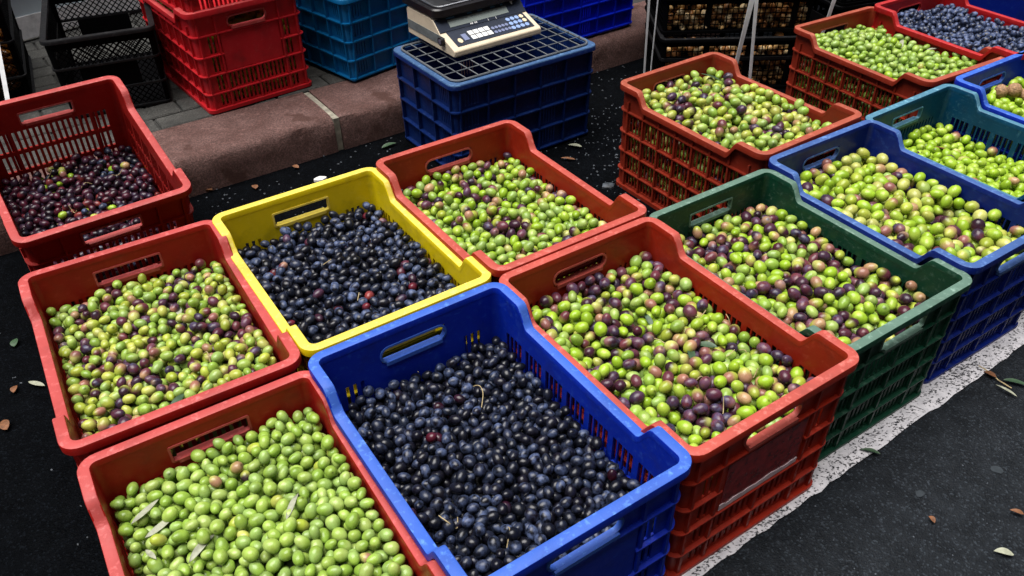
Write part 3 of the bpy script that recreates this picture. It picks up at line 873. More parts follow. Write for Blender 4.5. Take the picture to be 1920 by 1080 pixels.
for q, (k, s) in enumerate(OL.items()):
    rs = np.random.default_rng(100 + q)
    r = s['len'] * 0.46
    ph = rs.uniform(0, 6.28, 6)
    def surf(x, y, s=s, ph=ph):
        u, v = x / XW, y / YW
        z = H0 - s['lev'] + s.get('gx', 0) * x + s.get('gy', 0) * y + s['dome'] * (1 - 0.5 * (u * u + v * v))
        return z + 0.0035 * np.sin(u * 4.1 + ph[0] + 1.7 * np.sin(v * 2 + ph[1])) + 0.0035 * np.sin(v * 5.2 + ph[2] + u * 1.3)
    P, R = pack(rs, -XW, XW, -YW, YW, surf, 4.0 * r, r)
    if s.get('wall'):
        sw = lambda x, y: np.full_like(x, 0.245) - 0.0
        xw0 = -XW - 0.002
        P2, R2 = pack(rs, xw0, xw0 + 0.055, -YW, YW, sw, 0.215, r, 60, extra=0.0)
        z = P2[:, 2]; P2[:, 0] += 0.007 * (1 - z / H0)
        keep = P2[:, 2] < surf(P2[:, 0], P2[:, 1]) - 4.2 * r
        P = np.concatenate([P, P2[keep]]); R = np.concatenate([R, R2[keep]])
    n = len(P)
    half = R / 0.46 * 0.5; asp = rs.uniform(0.70, 0.87, n)
    fr = frames(rs, n); cols = olive_colors(rs, n, s['mx'], P)
    HEAP[k] = (P, R)
    packed[k] = [P, R, half, asp, fr, cols, surf]
    # which of these show largest in the photograph
    if k in ('N', 'A', 'B', 'M'):
        Mw = np.array(ROOT[k].matrix_world)
        Wp = P @ Mw[:3, :3].T + Mw[:3, 3]
        u, v, d = project(Wp)
        camL = np.linalg.inv(Mw) @ np.array([*CAMP, 1.0])
        size = half * FPX / d
        vis = (u > 4) & (u < 1916) & (v > 4) & (v < 1076)
        for axis, lim, sgn in ((1, YW, -1), (0, XW, 1), (0, XW, -1)):
            a = camL[axis] - P[:, axis]; t = (sgn * lim - P[:, axis]) / np.where(abs(a) < 1e-9, 1e-9, a)
            zc = P[:, 2] + t * (camL[2] - P[:, 2]); yc = P[:, 1] + t * (camL[1] - P[:, 1])
            topz = np.where(abs(yc) > YW - 0.07, H0, H0 - 0.04) if axis == 0 else H0
            vis &= ~((t > 0) & (t < 1) & (zc < topz))
        for i in np.where(vis)[0]:
            rr = np.hypot(u - u[i], v - v[i]); near_ = (d < d[i] - 0.004) & (rr < size * 0.75)
            cover = near_.sum()
            if cover == 0 or (cover == 1 and rr[near_].min() > size[i] * 0.5): singles.append((size[i], k, i))
singles.sort(reverse=True)
singles = singles[:298]
taken = {}
for s_, k, i in singles: taken.setdefault(k, set()).add(i)
KINDLAB = {('N', 'g'): ('plump green olive in the heap in the nearest red crate', 'green olives in the nearest red crate'),
 ('N', 'b'): ('green olive blushed with purple in the nearest red crate', 'blushed olives in the nearest red crate'),
 ('A', 'd'): ('black olive in the heap in the bright blue front crate', 'black olives in the bright blue crate'),
 ('B', 'g'): ('green olive in the mixed heap beside the white line', 'green olives in the crate by the white line'),
 ('B', 'b'): ('half ripe blushed olive in the mixed heap beside the white line', 'blushed olives in the crate by the white line'),
 ('B', 'd'): ('dark purple olive in the mixed heap beside the white line', 'purple olives in the crate by the white line'),
 ('M', 'g'): ('green olive in the red crate left of the yellow crate', 'green olives in the red crate left of the yellow one'),
 ('M', 'b'): ('blushed olive in the red crate left of the yellow crate', 'blushed olives in the red crate left of the yellow one'),
 ('M', 'd'): ('dark purple olive in the red crate left of the yellow crate', 'purple olives in the red crate left of the yellow one')}
CLS = {'green': 'g', 'lime': 'g', 'ygreen': 'g', 'blush': 'b', 'purple': 'd', 'black': 'd', 'bluish': 'd', 'wine': 'd', 'red': 'd'}
for k, (P, R, half, asp, fr, cols, surf) in packed.items():
    rs = np.random.default_rng(5)
    own = taken.get(k, set())
    keep = np.array([i for i in range(len(P)) if i not in own])
    V, F, C = olive_arrays(rs, P[keep], half[keep], asp[keep], fr[keep], tuple(c[keep] for c in cols[:4]), OL[k]['res'])
    # body of the heap under the loose top layers
    gx, gy = np.meshgrid(np.linspace(-XW + 0.004, XW - 0.004, 9), np.linspace(-YW + 0.004, YW - 0.004, 13), indexing='ij')
    if OL[k].get('wall'): gx = np.where(gx < -0.13, -0.118, gx)
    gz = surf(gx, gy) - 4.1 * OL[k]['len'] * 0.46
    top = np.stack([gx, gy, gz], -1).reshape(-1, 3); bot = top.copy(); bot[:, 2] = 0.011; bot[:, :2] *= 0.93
    b0 = len(V); nn = len(top); idx = lambda i, j: i * 13 + j
    BF = []
    for i in range(8):
        for j in range(12): BF += [(idx(i, j), idx(i + 1, j), idx(i + 1, j + 1)), (idx(i, j), idx(i + 1, j + 1), idx(i, j + 1))]
    edge = [idx(i, 0) for i in range(9)] + [idx(8, j) for j in range(1, 13)] + [idx(i, 12) for i in range(7, -1, -1)] + [idx(0, j) for j in range(11, 0, -1)]
    for a, b in zip(edge, edge[1:] + edge[:1]): BF += [(a, nn + a, nn + b), (a, nn + b, b)]
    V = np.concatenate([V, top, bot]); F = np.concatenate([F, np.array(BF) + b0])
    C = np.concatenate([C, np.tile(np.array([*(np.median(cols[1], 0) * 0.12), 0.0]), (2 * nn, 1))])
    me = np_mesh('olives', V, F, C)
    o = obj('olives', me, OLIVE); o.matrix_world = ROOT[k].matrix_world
    tag(o, LABS[k], 'olives', None, 'stuff')
    if own:
        pool = {}
        for i in sorted(own):
            c = CLS[cols[4][i]]
            if (k, c) not in KINDLAB: c = 'g' if k == 'N' else 'd'
            lst = pool.setdefault(c, [])
            if len(lst) < 24:
                z = np.zeros((1, 3)); one = slice(i, i + 1)
                v1, f1, col1 = olive_arrays(rs, z, np.ones(1), asp[one], np.eye(3)[None], tuple(cc[one] for cc in cols[:4]), 'hi')
                me = np_mesh('olive', v1, f1, col1); me.materials.append(OLIVE); lst.append(me)
                use = me
            else: use = lst[rng.randrange(len(lst))]
            o = bpy.data.objects.new('olive', use); col.objects.link(o)
            m4 = Matrix.Identity(4)
            for a in range(3):
                for b in range(3): m4[a][b] = float(fr[i][a, b] * half[i])
                m4[a][3] = float(P[i][a])
            o.matrix_world = ROOT[k].matrix_world @ m4
            tag(o, KINDLAB[(k, c)][0], 'olive', KINDLAB[(k, c)][1])

def heap_top(k, lx, ly):
    """height of the heap's surface at a spot, crate coordinates"""
    P, R = HEAP[k]
    d2 = (P[:, 0] - lx) ** 2 + (P[:, 1] - ly) ** 2
    r = R * 1.0; ok = d2 < r * r
    if not ok.any(): return float(P[np.argmin(d2), 2])
    return float((P[ok, 2] + np.sqrt(r[ok] ** 2 - d2[ok])).max())

def on_heap(k, wx, wy, wz=0.26):
    p = ROOT[k].matrix_world.inverted() @ Vector((wx, wy, wz))
    lx = max(-XW + .01, min(XW - .01, p.x)); ly = max(-YW + .01, min(YW - .01, p.y))
    return ROOT[k].matrix_world @ Vector((lx, ly, heap_top(k, lx, ly)))

# a few olives showing in the red stack
rs = np.random.default_rng(77)
for k in ('R0',):
    surf = lambda x, y: np.full_like(x, 0.262)
    P, R = pack(rs, -XW, XW, -YW, YW, surf, 0.05, 0.0150, 40)
    sw = lambda x, y: np.full_like(x, 0.215)
    P2, R2 = pack(rs, -XW, XW, -YW - 0.002, -YW + 0.045, sw, 0.19, 0.0150, 50, extra=0)
    P2[:, 1] += 0.008 * (1 - P2[:, 2] / H0)
    P = np.concatenate([P, P2]); R = np.concatenate([R, R2])
    n = len(P)
    cols = olive_colors(rs, n, dict(lime=70, ygreen=30))
    V, F, C = olive_arrays(rs, P, R / .46 * .5, rs.uniform(.76, .9, n), frames(rs, n), cols[:4], 'lo')
    o = obj('olives', np_mesh('olives', V, F, C), OLIVE); o.matrix_world = ROOT[k].matrix_world
    tag(o, 'green olives packed in the lower crate of the red stack', 'olives', None, 'stuff')

# ------------------------------------------------------------------ leaves, stems, walnuts
def leaf_mesh(L, w, bend, seed=0, name='olive_leaf'):
    r = random.Random(seed); n = 9; vs = []
    for i in range(n + 1):
        t = i / n; y = (t - 0.5) * L; ww = w * (math.sin(math.pi * t ** 0.85) ** 0.8) * 0.5 + 0.0003
        z = bend * (1 - (2 * t - 1) ** 2); sx = 0.05 * L * math.sin(t * 3 + seed)
        vs += [(sx - ww, y, z + 0.0012), (sx, y, z - 0.0004), (sx + ww, y, z + 0.0012), (sx, y, z - 0.0010)]
    fs = []
    for i in range(n):
        a, b = 4 * i, 4 * i + 4
        fs += [(a, a + 1, b + 1, b), (a + 1, a + 2, b + 2, b + 1), (a, b, b + 3, a + 3), (a + 3, b + 3, b + 2, a + 2)]
    fs += [(0, 3, 2, 1), (4 * n, 4 * n + 1, 4 * n + 2, 4 * n + 3)]
    mb = MB(); mb.add(vs, fs); return mb.mesh(name, 60)

def put_leaf(p, L, w, rz, mat, label, group=None, tilt=(0.0, 0.0), bend=0.002, cat='leaf', seed=0):
    o = obj('olive_leaf', leaf_mesh(L, w, bend, seed), mat)
    o.location = p; o.rotation_euler = (tilt[0], tilt[1], rz)
    return tag(o, label, cat, group)

LV = [
 ('N', -.585, .806, .056, .011, -.45, DRYLEAF, 'pale dry leaf on green olives, leftmost in the nearest red crate'),
 ('N', -.556, .787, .058, .011, -.75, DRYLEAF, 'pale dry leaf on green olives, second from the left'),
 ('N', -.347, .797, .052, .009, -.25, DRYLEAF, 'pale dry leaf among green olives on the right of the nearest crate'),
 ('N', -.475, .738, .058, .011, -.45, DRYLEAF, 'pale dry leaf lowest in the nearest crate of green olives'),
 ('N', -.554, .733, .034, .008, .9, DRYLEAF, 'small pale dry leaf at the lower left among green olives'),
 ('B', .338, 1.146, .050, .015, .0, GREENLEAF, 'dark green leaf standing among purple olives in the crate by the line'),
 ('B', .374, 1.175, .046, .014, 1.2, GREENLEAF, 'dark green leaf lying flat among purple olives in the crate by the line'),
 ('B', .278, 1.275, .040, .011, .2, GREENLEAF, 'small dark green leaf high up in the mixed heap by the line'),
 ('I', .618, 2.362, .062, .017, .95, GREENLEAF, 'dark green leaf on mixed olives in the rusty crate before the trays'),
 ('J', 1.346, 2.70, .060, .014, -.5, DRYLEAF, 'pale leaf standing among green olives in the far rusty crate'),
 ('J', 1.434, 2.663, .058, .010, -1.1, DRYLEAF, 'pale narrow leaf at the right wall of the far rusty crate'),
 ('J', 1.429, 2.640, .052, .010, -1.3, DRYLEAF, 'pale narrow leaf just below another one in the far rusty crate'),
 ('M', -.695, 1.316, .034, .012, .3, DRYLEAF, 'pale leaf among mixed olives in the red crate left of the yellow one'),
 ('M', -.606, 1.041, .040, .012, -.4, GREENLEAF, 'dark leaf near the rim of the red crate left of the yellow one'),
 ('E', 1.199, 2.023, .058, .016, .6, BROWNLEAF, 'brown leaf among bright green olives in the teal crate'),
]
for i, (k, x, y, L, w, rz, mat, lab) in enumerate(LV):
    p = on_heap(k, x, y); p.z += 0.003
    put_leaf(p, L, w, rz, mat, lab, 'leaves on the olives', (rng.uniform(-.25, .25), rng.uniform(-.3, .3)), 0.003, seed=i)

def stem(k, pts, label, r=0.0009):
    """thin dry stalk lying on the heap; points are offsets in metres from a spot on it"""
    base = on_heap(k, pts[0][0], pts[0][1]); P = []
    for (x, y, up) in pts:
        q = on_heap(k, x, y); P.append((q.x, q.y, q.z + up))
    Q = []
    for i in range(len(P) - 1):
        for t in range(4): Q.append(tuple(P[i][c] * (1 - t / 4) + P[i + 1][c] * t / 4 for c in range(3)))
    Q.append(P[-1])
    for _ in range(3):
        Q = [Q[0]] + [tuple((Q[i - 1][c] + 2 * Q[i][c] + Q[i + 1][c]) / 4 for c in range(3)) for i in range(1, len(Q) - 1)] + [Q[-1]]
    o = MB().tube(Q, r, 5).build('dry_stalk', STEM)
    tag(o, label, 'stalk', 'dry olive stalks')
stem('A', [(-.090, 1.128, .004), (-.066, 1.118, .006), (-.056, 1.090, .007), (-.060, 1.062, .003)], 'long curled dry stalk on black olives near the middle of the blue crate')
stem('A', [(-.122, .818, .003), (-.122, .796, .006), (-.104, .780, .006), (-.092, .786, .006), (-.092, .802, .003)], 'hooked dry stalk on black olives in the lower part of the blue crate')
stem('A', [(-.012, .786, .002), (-.008, .768, .005), (-.014, .752, .003)], 'short dry stalk low in the bright blue crate')
stem('A', [(-.224, 1.207, .002), (-.218, 1.196, .004)], 'tiny dry stalk at the upper left of the bright blue crate')
B_ST = [(.365, 1.242, .35), (.402, 1.154, .1), (.489, 1.290, .9), (.434, 1.081, .5), (.364, .983, 1.2), (.30, 1.20, 2.2), (.45, 1.16, 1.6), (.33, 1.07, .2)]
BL = ['upper middle', 'middle', 'right wall', 'lower right', 'front edge', 'left middle', 'right middle', 'lower left']
for (x, y, a), w in zip(B_ST, BL):
    stem('B', [(x, y, .002), (x + .012 * math.cos(a), y + .012 * math.sin(a), .006), (x + .026 * math.cos(a + .2), y + .026 * math.sin(a + .2), .010)], 'pale dry stalk on the mixed olives by the white line, ' + w)
for (x, y, a), w in zip([(-1.16, 1.906, .6), (-1.147, 1.811, -.6), (-1.283, 1.953, .3), (-1.086, 1.956, 1.0), (-1.154, 1.747, .5)], ['upper left', 'middle', 'far left', 'upper right', 'lower middle']):
    stem('L', [(x, y, .002), (x + .018 * math.cos(a), y + .018 * math.sin(a), .006), (x + .034 * math.cos(a), y + .034 * math.sin(a), .006)], 'pale dry stalk on dark purple olives in the tilted crate, ' + w)
stem('M', [(-.600, 1.175, .003), (-.585, 1.165, .008), (-.578, 1.145, .008), (-.582, 1.120, .003)], 'curved pale stalk on mixed olives left of the yellow crate')
for (x, y, a), w in zip([(-.42, 1.47, .5), (-.33, 1.36, 1.5)], ['upper', 'lower']):
    stem('G', [(x, y, .002), (x + .02 * math.cos(a), y + .02 * math.sin(a), .006)], 'short dry stalk on black olives in the yellow crate, %s one' % w)

def walnut_mesh(seed):
    V0, F0 = SPH['hi']; r = np.random.default_rng(seed)
    V = V0.copy(); k = 1 + 0.035 * np.sin(9 * V[:, 0] + 3 * V[:, 1] + seed) * np.sin(8 * V[:, 2] + seed) + 0.05 * np.exp(-(V[:, 0] / 0.12) ** 2)
    V = V * k[:, None] * np.array([0.0195, 0.0215, 0.0205])
    mb = MB(); mb.add([tuple(v) for v in V], [tuple(f) for f in F0]); return mb.mesh('walnut', 60)
for i, (x, y) in enumerate([(1.483, 2.294), (1.520, 2.290), (1.556, 2.287)]):
    p = on_heap('F', x, y - 0.004, .28)
    o = obj('walnut', walnut_mesh(i), WALNUT); o.location = (p.x, p.y, p.z + 0.012); o.rotation_euler = (i, .5 * i, 1.3 * i)
    tag(o, ['brown walnut on the green olives, nearest the handle of the blue crate', 'brown walnut between two others on green olives', 'brown walnut at the edge of the photo on green olives'][i], 'walnut', 'walnuts on the green olives')

# ------------------------------------------------------------------ weighing scale
SC = empty('weighing_scale', (-0.166, 2.434, 0.3355), math.radians(35.5), 'cream electronic weighing scale with steel pan on the wire grid', 'scale')
WX = 0.338
def extrude_x(prof, x0, x1):
    n = len(prof); mb = MB()
    vs = [(x0, y, z) for y, z in prof] + [(x1, y, z) for y, z in prof]
    fs = [tuple(range(n)), tuple(range(2 * n - 1, n - 1, -1))] + [(i, n + i, n + (i + 1) % n, (i + 1) % n) for i in range(n)]
    return mb.add(vs, fs)
body = extrude_x([(0.004, 0.010), (0, 0.014), (0.0, 0.029), (0.006, 0.034), (0.084, 0.062), (0.120, 0.094), (0.145, 0.098), (0.277, 0.098), (0.285, 0.092), (0.285, 0.010)], 0, WX).build('body', CREAM, SC)
bv = body.modifiers.new('bevel', 'BEVEL'); bv.width = 0.004; bv.segments = 2; bv.limit_method = 'ANGLE'
def on_slope(y0, z0, y1, z1):
    a = math.atan2(z1 - z0, y1 - y0)
    return Matrix.Translation((0, y0, z0)) @ Matrix.Rotation(a, 4, 'X'), math.hypot(y1 - y0, z1 - z0)
mk, lk = on_slope(0.006, 0.034, 0.084, 0.062)
kp = MB().box(0.022, WX - 0.018, 0.008, lk - 0.001, 0.0, 0.0015, mk).build('keypad', DARKPANEL, SC)
def key(x, y, w, h, mat, rnd=False):
    if rnd: MB().prism([(x + w * math.cos(t), y + h * math.sin(t)) for t in (2 * math.pi * i / 12 for i in range(12))], 0.0012, 0.0032, mk).build('key', mat, kp)
    else: MB().box(x - w, x + w, y - h, y + h, 0.0012, 0.0032, mk).build('key', mat, kp)
for r in range(2):
    for c in range(4): key(0.096 + c * 0.0205, 0.030 + r * 0.022, 0.0086, 0.0090, KEYWHITE)
    for c in range(5): key(0.178 + c * 0.0135, 0.026 + r * 0.020, 0.0056, 0.0066, KEYGREY, True)
for r in range(3):
    for c in range(4):
        if r == 0: key(0.246 + c * 0.0180 , 0.024, 0.0076, 0.0082, KEYBLUE, True)
        else: key(0.250 + c * 0.0180, 0.024 + r * 0.0210, 0.0076, 0.0082, KEYTAN if c == 3 else KEYBLUE, True)
key(0.044, 0.030, 0.0080, 0.0110, KEYTAN, True); key(0.068, 0.040, 0.0090, 0.0150, KEYGREY)
md, ld = on_slope(0.0845, 0.0624, 0.120, 0.094)
dp = MB().box(0.002, WX - 0.002, 0.0, ld, 0.0005, 0.003, md).build('display_panel', DARKPANEL, SC)
MB().box(0.045, 0.272, 0.010, 0.035, 0.0028, 0.0036, md).build('display', LCD, dp)
mb = MB()
for x0, n in ((0.045, 5), (0.068, 2), (0.125, 4), (0.165, 4), (0.215, 4), (0.255, 2)):
    for i in range(n): mb.box(x0 + i * 0.0045, x0 + i * 0.0045 + 0.003, 0.040, 0.0445, 0.0028, 0.0034, md)
mb.build('panel_print', MARK, dp)
mb = MB()
for i in range(2):
    for j in range(2): mb.box(0.118 + i * 0.016 + j * 0.006, 0.118 + i * 0.016 + j * 0.006 + 0.004, 0.0035, 0.0085, 0.0028, 0.0034, md)
mb.box(0.186, 0.1875, -0.0, 0.008, 0.0028, 0.0034, md); mb.box(0.216, 0.2175, -0.0, 0.008, 0.0028, 0.0034, md)
mb.add([md @ Vector(v) for v in ((0.292, 0.046, .0034), (0.304, 0.046, .0034), (0.299, 0.034, .0034), (0.297, 0.034, .0034))], [(0, 1, 2, 3)])
mb.build('print_mark', KEYWHITE, dp)
ml = Matrix(((0, 0, 1, 0), (1, 0, 0, 0), (0, 1, 0, 0), (0, 0, 0, 1)))
MB().box(0.055, 0.280, 0.030, 0.058, -0.0016, 0.0005, ml).build('side_sticker', STICKER, SC)
MB().prism([(0.066 + 0.014 * math.cos(t), 0.046 + 0.013 * math.sin(t)) for t in (2 * math.pi * i / 16 for i in range(16))], -0.012, -0.001, ml).build('knob', BLACKPL, SC)
MB().prism([(0.066 + 0.008 * math.cos(t), 0.046 + 0.008 * math.sin(t)) for t in (2 * math.pi * i / 16 for i in range(16))], -0.0128, -0.0121, ml).build('knob_cap', STEEL, SC)
for x in (0.03, WX - 0.03):
    for y in (0.03, 0.255): MB().prism([(x + 0.012 * math.cos(t), y + 0.012 * math.sin(t)) for t in (2 * math.pi * i / 10 for i in range(10))], -0.001, 0.012).build('foot', BLACKPL, SC)
# pan carrier: black tray with raised rim, steel dish in it
def rr(x0, x1, y0, y1, r, n=5):
    out = []
    for q, (cx, cy) in enumerate(((x1 - r, y1 - r), (x0 + r, y1 - r), (x0 + r, y0 + r), (x1 - r, y0 + r))):
        for t in range(n + 1):
            a = math.radians(q * 90 + 90 * t / n); out.append((cx + r * math.cos(a), cy + r * math.sin(a)))
    return out
def lofts(loops):
    mb = MB(); n = len(loops[0][0]); vs = []
    for lp, z in loops: vs += [(x, y, z) for x, y in lp]
    fs = [tuple(range(n - 1, -1, -1))]
    for i in range(len(loops) - 1):
        for k in range(n): fs.append((i * n + k, i * n + (k + 1) % n, (i + 1) * n + (k + 1) % n, (i + 1) * n + k))
    fs.append(tuple((len(loops) - 1) * n + k for k in range(n)))
    return mb.add(vs, fs)
q = lambda d, r: rr(0.0 - 0.004 + d, WX + 0.004 - d, 0.098 + d, 0.325 - d, r)
DZ = -0.023
pc = lofts([(q(.045, .02), .0985), (q(.030, .02), .099), (q(.008, .025), .0995), (q(.0, .03), .106), (q(.0, .03), .127), (q(.004, .028), .131), (q(.010, .026), .131), (q(.016, .024), .121)]).build('pan_carrier', BLACKPL, SC)
lofts([(l_, z_ + DZ) for l_, z_ in [(q(.018, .024), .1445), (q(.0165, .024), .156), (q(.020, .024), .1575), (q(.026, .022), .154), (q(.040, .020), .1495)]]).build('weighing_pan', STEEL, pc)
mb = MB(); vs = []; ND = 28
prof = [(0.088, .1505), (0.094, .1525), (0.090, .1530), (0.080, .1512), (0.05, .1503), (0.02, .1501)]
for rad, z in prof:
    for i in range(ND): vs.append((WX / 2 + rad * math.cos(2 * math.pi * i / ND), 0.2085 + rad * math.sin(2 * math.pi * i / ND), z + DZ))
fs = [(i * ND + k, i * ND + (k + 1) % ND, (i + 1) * ND + (k + 1) % ND, (i + 1) * ND + k) for i in range(len(prof) - 1) for k in range(ND)]
fs.append(tuple((len(prof) - 1) * ND + k for k in range(ND)))
mb.add(vs, fs).build('pan_dish', STEEL, pc)

# ------------------------------------------------------------------ black trays and crates at the back
def mesh_tray_parts(w, l, H, pitch=0.0195, bar=0.0029, bands=(), panel=None, wallz0=0.012):
    """crate with open lattice walls; bands = solid horizontal strips"""
    sh = Shell(w, l, H, 0.025, 0.006, 0.0); P = []
    OI, OO = 0.013, 0.0095
    for k in range(4):
        h = sh.half(k); n = int(2 * h / pitch)
        hol = [(-h + (i + .5) * 2 * h / n - (h / n - bar / 2), -h + (i + .5) * 2 * h / n + (h / n - bar / 2)) for i in range(n)]
        m = int((H - 0.03 - wallz0) / pitch); dz = (H - 0.03 - wallz0) / m
        hz = [(wallz0 + i * dz + bar / 2, wallz0 + (i + 1) * dz - bar / 2) for i in range(m)]
        hz = [z for z in hz if not any(a < (z[0] + z[1]) / 2 < b for a, b in bands)]
        us = cuts(hol, -h, h); zs = cuts(hz, 0, H)
        def f(i, j):
            if inside(us[i], us[i + 1], hol) and inside(zs[j], zs[j + 1], hz):
                if (int((us[i] + h) / (2 * h) * n)) % 8 == 7: return True
                return False
            return True
        P.append(('lattice_wall', sh.wall(k, us, zs, f, OI, OO).mesh('lattice_wall', 30), 0))
        P.append(('corner_post', sh.wall(k, [0, 30, 60, 90], [0, H - 0.004], lambda i, j: True, OI, OO - 0.003, sh.corner).mesh('corner_post', 40), 0))
    P.append(('rim', rim_mesh(sh.sweep([(0.016, -0.012), (0.016, 0), (0.0, 0), (-0.002, -0.004), (-0.002, -0.012)])), 1))
    for a, b in bands: P.append(('band', sh.sweep([(0.0094, 0), (0.0094, b - a), (0.003, b - a), (0.003, 0)], absolute=a).mesh('band', 30), 1))
    P.append(('rib', sh.sweep([(0.0094, 0), (0.0094, 0.010), (0.001, 0.010), (0.001, 0)], absolute=0.0005).mesh('rib', 30), 0))
    mb = MB(); mb.box(-w / 2 + 0.02, w / 2 - 0.02, -l / 2 + 0.02, l / 2 - 0.02, 0.003, 0.009)
    P.append(('floor', mb.mesh('floor', 30), 0))
    return P

TRAY = mesh_tray_parts(0.57, 0.40, 0.140)
DEEP = mesh_tray_parts(0.57, 0.40, 0.205, bands=((0.118, 0.130),))
TY = math.radians(1.0)
zt = 0.0
TR = []
for i, (parts, h, lab) in enumerate(((DEEP, .205, 'deep black mesh tray of pale nuts at the foot of the stack'), (TRAY, .140, 'black mesh tray of pale nuts, second of the stack'), (TRAY, .140, 'black mesh tray of pale nuts at the top of the photo'))):
    r = place_parts('mesh_tray', parts, 'black', (0.845, 3.13 + (0.045 if i else 0) + (0.02 if i == 2 else 0), zt + 0.0005), TY + (0.01 if i == 1 else 0), lab, 'tray', 'stacked black trays of nuts')
    TR.append((r, h)); zt += h + 0.0012
# nuts in each tray: one heap per tray
for (r, h), lab in zip(TR, ('pale brown nuts in the lowest black tray', 'pale brown nuts in the second black tray', 'pale brown nuts in the topmost black tray')):
    rs = np.random.default_rng(int(h * 1000) + int(r.location.z * 1000))
    lv = h * 0.93
    P, R = pack(rs, -0.266, 0.266, -0.1855, -0.10, lambda x, y: np.full_like(x, lv), lv - 0.02, 0.0155, 30, phi=0.5, extra=0.02)
    n = len(P); sh_ = [lin(240, 196, 132), lin(226, 172, 108), lin(246, 218, 170), lin(186, 128, 76)]
    cc = np.array([np.array(sh_[rs.integers(4)]) * rs.uniform(.7, 1.1) for _ in range(n)])
    V, F, C = olive_arrays(rs, P, R / .46 * .52, rs.uniform(.6, .95, n), frames(rs, n), (cc, cc * 0.8, np.zeros(n), np.zeros(n)), 'lo')
    o = obj('nuts', np_mesh('nuts', V, F, C), OLIVE); o.matrix_world = Matrix.Translation(r.location) @ Matrix.Rotation(r.rotation_euler.z, 4, 'Z')
    tag(o, lab, 'nuts', None, 'stuff')
# black crates added to stand in for the dark shade at back right
DARK = mesh_tray_parts(0.50, 0.38, 0.26, pitch=0.03, bar=0.008, bands=((0.05, 0.10), (0.15, 0.20)))
for i, (x, y, z, lab) in enumerate([(1.44, 3.34, KH * 0 + 0.0005, 'black crate added as darkness on the road right of the tray stack'), (1.44, 3.34, 0.2612, 'black crate added as darkness, stacked on another right of the trays')]):
    place_parts('mesh_tray', DARK, 'black', (x, y, z), 0.30 + 0.03 * i, lab, 'crate', 'black crates added for darkness at the back')

# black diamond-mesh crate on the pavement at the left
def diamond_panel(sh, k, u0, u1, z0, z1, pitch, bar, oi, oo, mb):
    s2 = math.sqrt(2)
    for sg in (1, -1):
        c = -3.0
        lo = (u0 - z1) if sg == 1 else (u0 + z0); hi = (u1 - z0) if sg == 1 else (u1 + z1)
        c = lo + pitch / 2
        while c < hi:
            # line u = c + sg*z, clipped
            za, zb = z0, z1
            if sg == 1: za = max(za, u0 - c); zb = min(zb, u1 - c)
            else: za = max(za, c - u1); zb = min(zb, c - u0)
            if zb - za > 0.004:
                vs = []
                for z in (za, zb):
                    u = c + sg * z
                    for du, o in ((-bar, oi), (bar, oi), (bar, oo), (-bar, oo)):
                        vs.append(sh.side(k, min(u1, max(u0, u + du)), z, o - (0.0003 if sg == 1 else 0)))
                mb.add(vs, [(3, 2, 1, 0), (4, 5, 6, 7), (0, 1, 5, 4), (1, 2, 6, 5), (2, 3, 7, 6), (3, 0, 4, 7)])
            c += pitch
def diamond_crate(w, l, H, loc, yaw, label):
    sh = Shell(w, l, H, 0.03, 0.010, 0.0)
    root = empty('mesh_crate', loc, yaw, label, 'crate', 'black mesh crates on the pavement')
    mat, rim = PL['black']
    for k in range(4):
        h = sh.half(k); mb = MB()
        px = h * 0.62
        zb = [(0.012, H * 0.28), (H * 0.62, H - 0.035)]
        for z0, z1 in zb: diamond_panel(sh, k, -h, h, z0, z1, 0.021, 0.0022, 0.0105, 0.0145, mb)
        for a in (-1, 1): diamond_panel(sh, k, *( (-h, -px) if a < 0 else (px, h)), H * 0.30, H * 0.60, 0.021, 0.0022, 0.0105, 0.0145, mb)
        mb.build('lattice_wall', mat, root)['kind'] = 'stuff'
        us, zs = [-px, px], [H * 0.28, H * 0.62]
        sh.wall(k, us, zs, lambda i, j: True, 0.0152, 0.009, topz=False).build('solid_panel', mat, root)
        sh.wall(k, [-h, h], [H - 0.036, H], lambda i, j: True, 0.0152, 0.0095).build('top_band', mat, root)
        sh.wall(k, [0, 30, 60, 90], [0, H - 0.004], lambda i, j: True, 0.016, 0.007, sh.corner).build('corner_post', mat, root)
    sh.sweep([(0.018, -0.012), (0.018, 0), (0.0, 0), (-0.002, -0.004), (-0.002, -0.012)]).build('rim', rim, root)
    for z in (0.001, H * 0.285, H * 0.615): sh.sweep([(0.0150, 0), (0.0150, 0.008), (0.002, 0.007), (0.002, 0.001)], absolute=z).build('rib', rim, root)
    mb = MB(); mb.box(-w / 2 + 0.02, w / 2 - 0.02, -l / 2 + 0.02, l / 2 - 0.02, 0.003, 0.009); mb.build('floor', mat, root)
    return root
yD = math.radians(23)
x, y = corner_place(-1.470, 2.505, 0.34, 0.50, yD)
diamond_crate(0.345, 0.52, 0.265, (x, y, KH + 0.003), yD, 'open black diamond mesh crate left of the red stack')
x2, y2 = corner_place(-1.985, 2.425, 0.42, 0.52, math.radians(27))
lc = diamond_crate(0.42, 0.52, 0.36, (x2, y2, KH + 0.003), math.radians(27), 'black crate of orange peel at the upper left edge behind a white strap')
rs = np.random.default_rng(9)
P, R = pack(rs, -0.18, 0.18, -0.235, 0.235, lambda x, y: np.full_like(x, 0.30), 0.24, 0.022, 30, phi=0.4, extra=0)
n = len(P); cc = np.array([np.array(lin(150, 92, 20)) * rs.uniform(.2, 1.1) for _ in range(n)])
V, F, C = olive_arrays(rs, P, R * 1.1, rs.uniform(.5, .9, n), frames(rs, n), (cc, cc * .7, np.zeros(n), np.zeros(n)), 'lo')
o = obj('fruit', np_mesh('fruit', V, F, C), OLIVE); o.matrix_world = Matrix.Translation(lc.location) @ Matrix.Rotation(lc.rotation_euler.z, 4, 'Z')
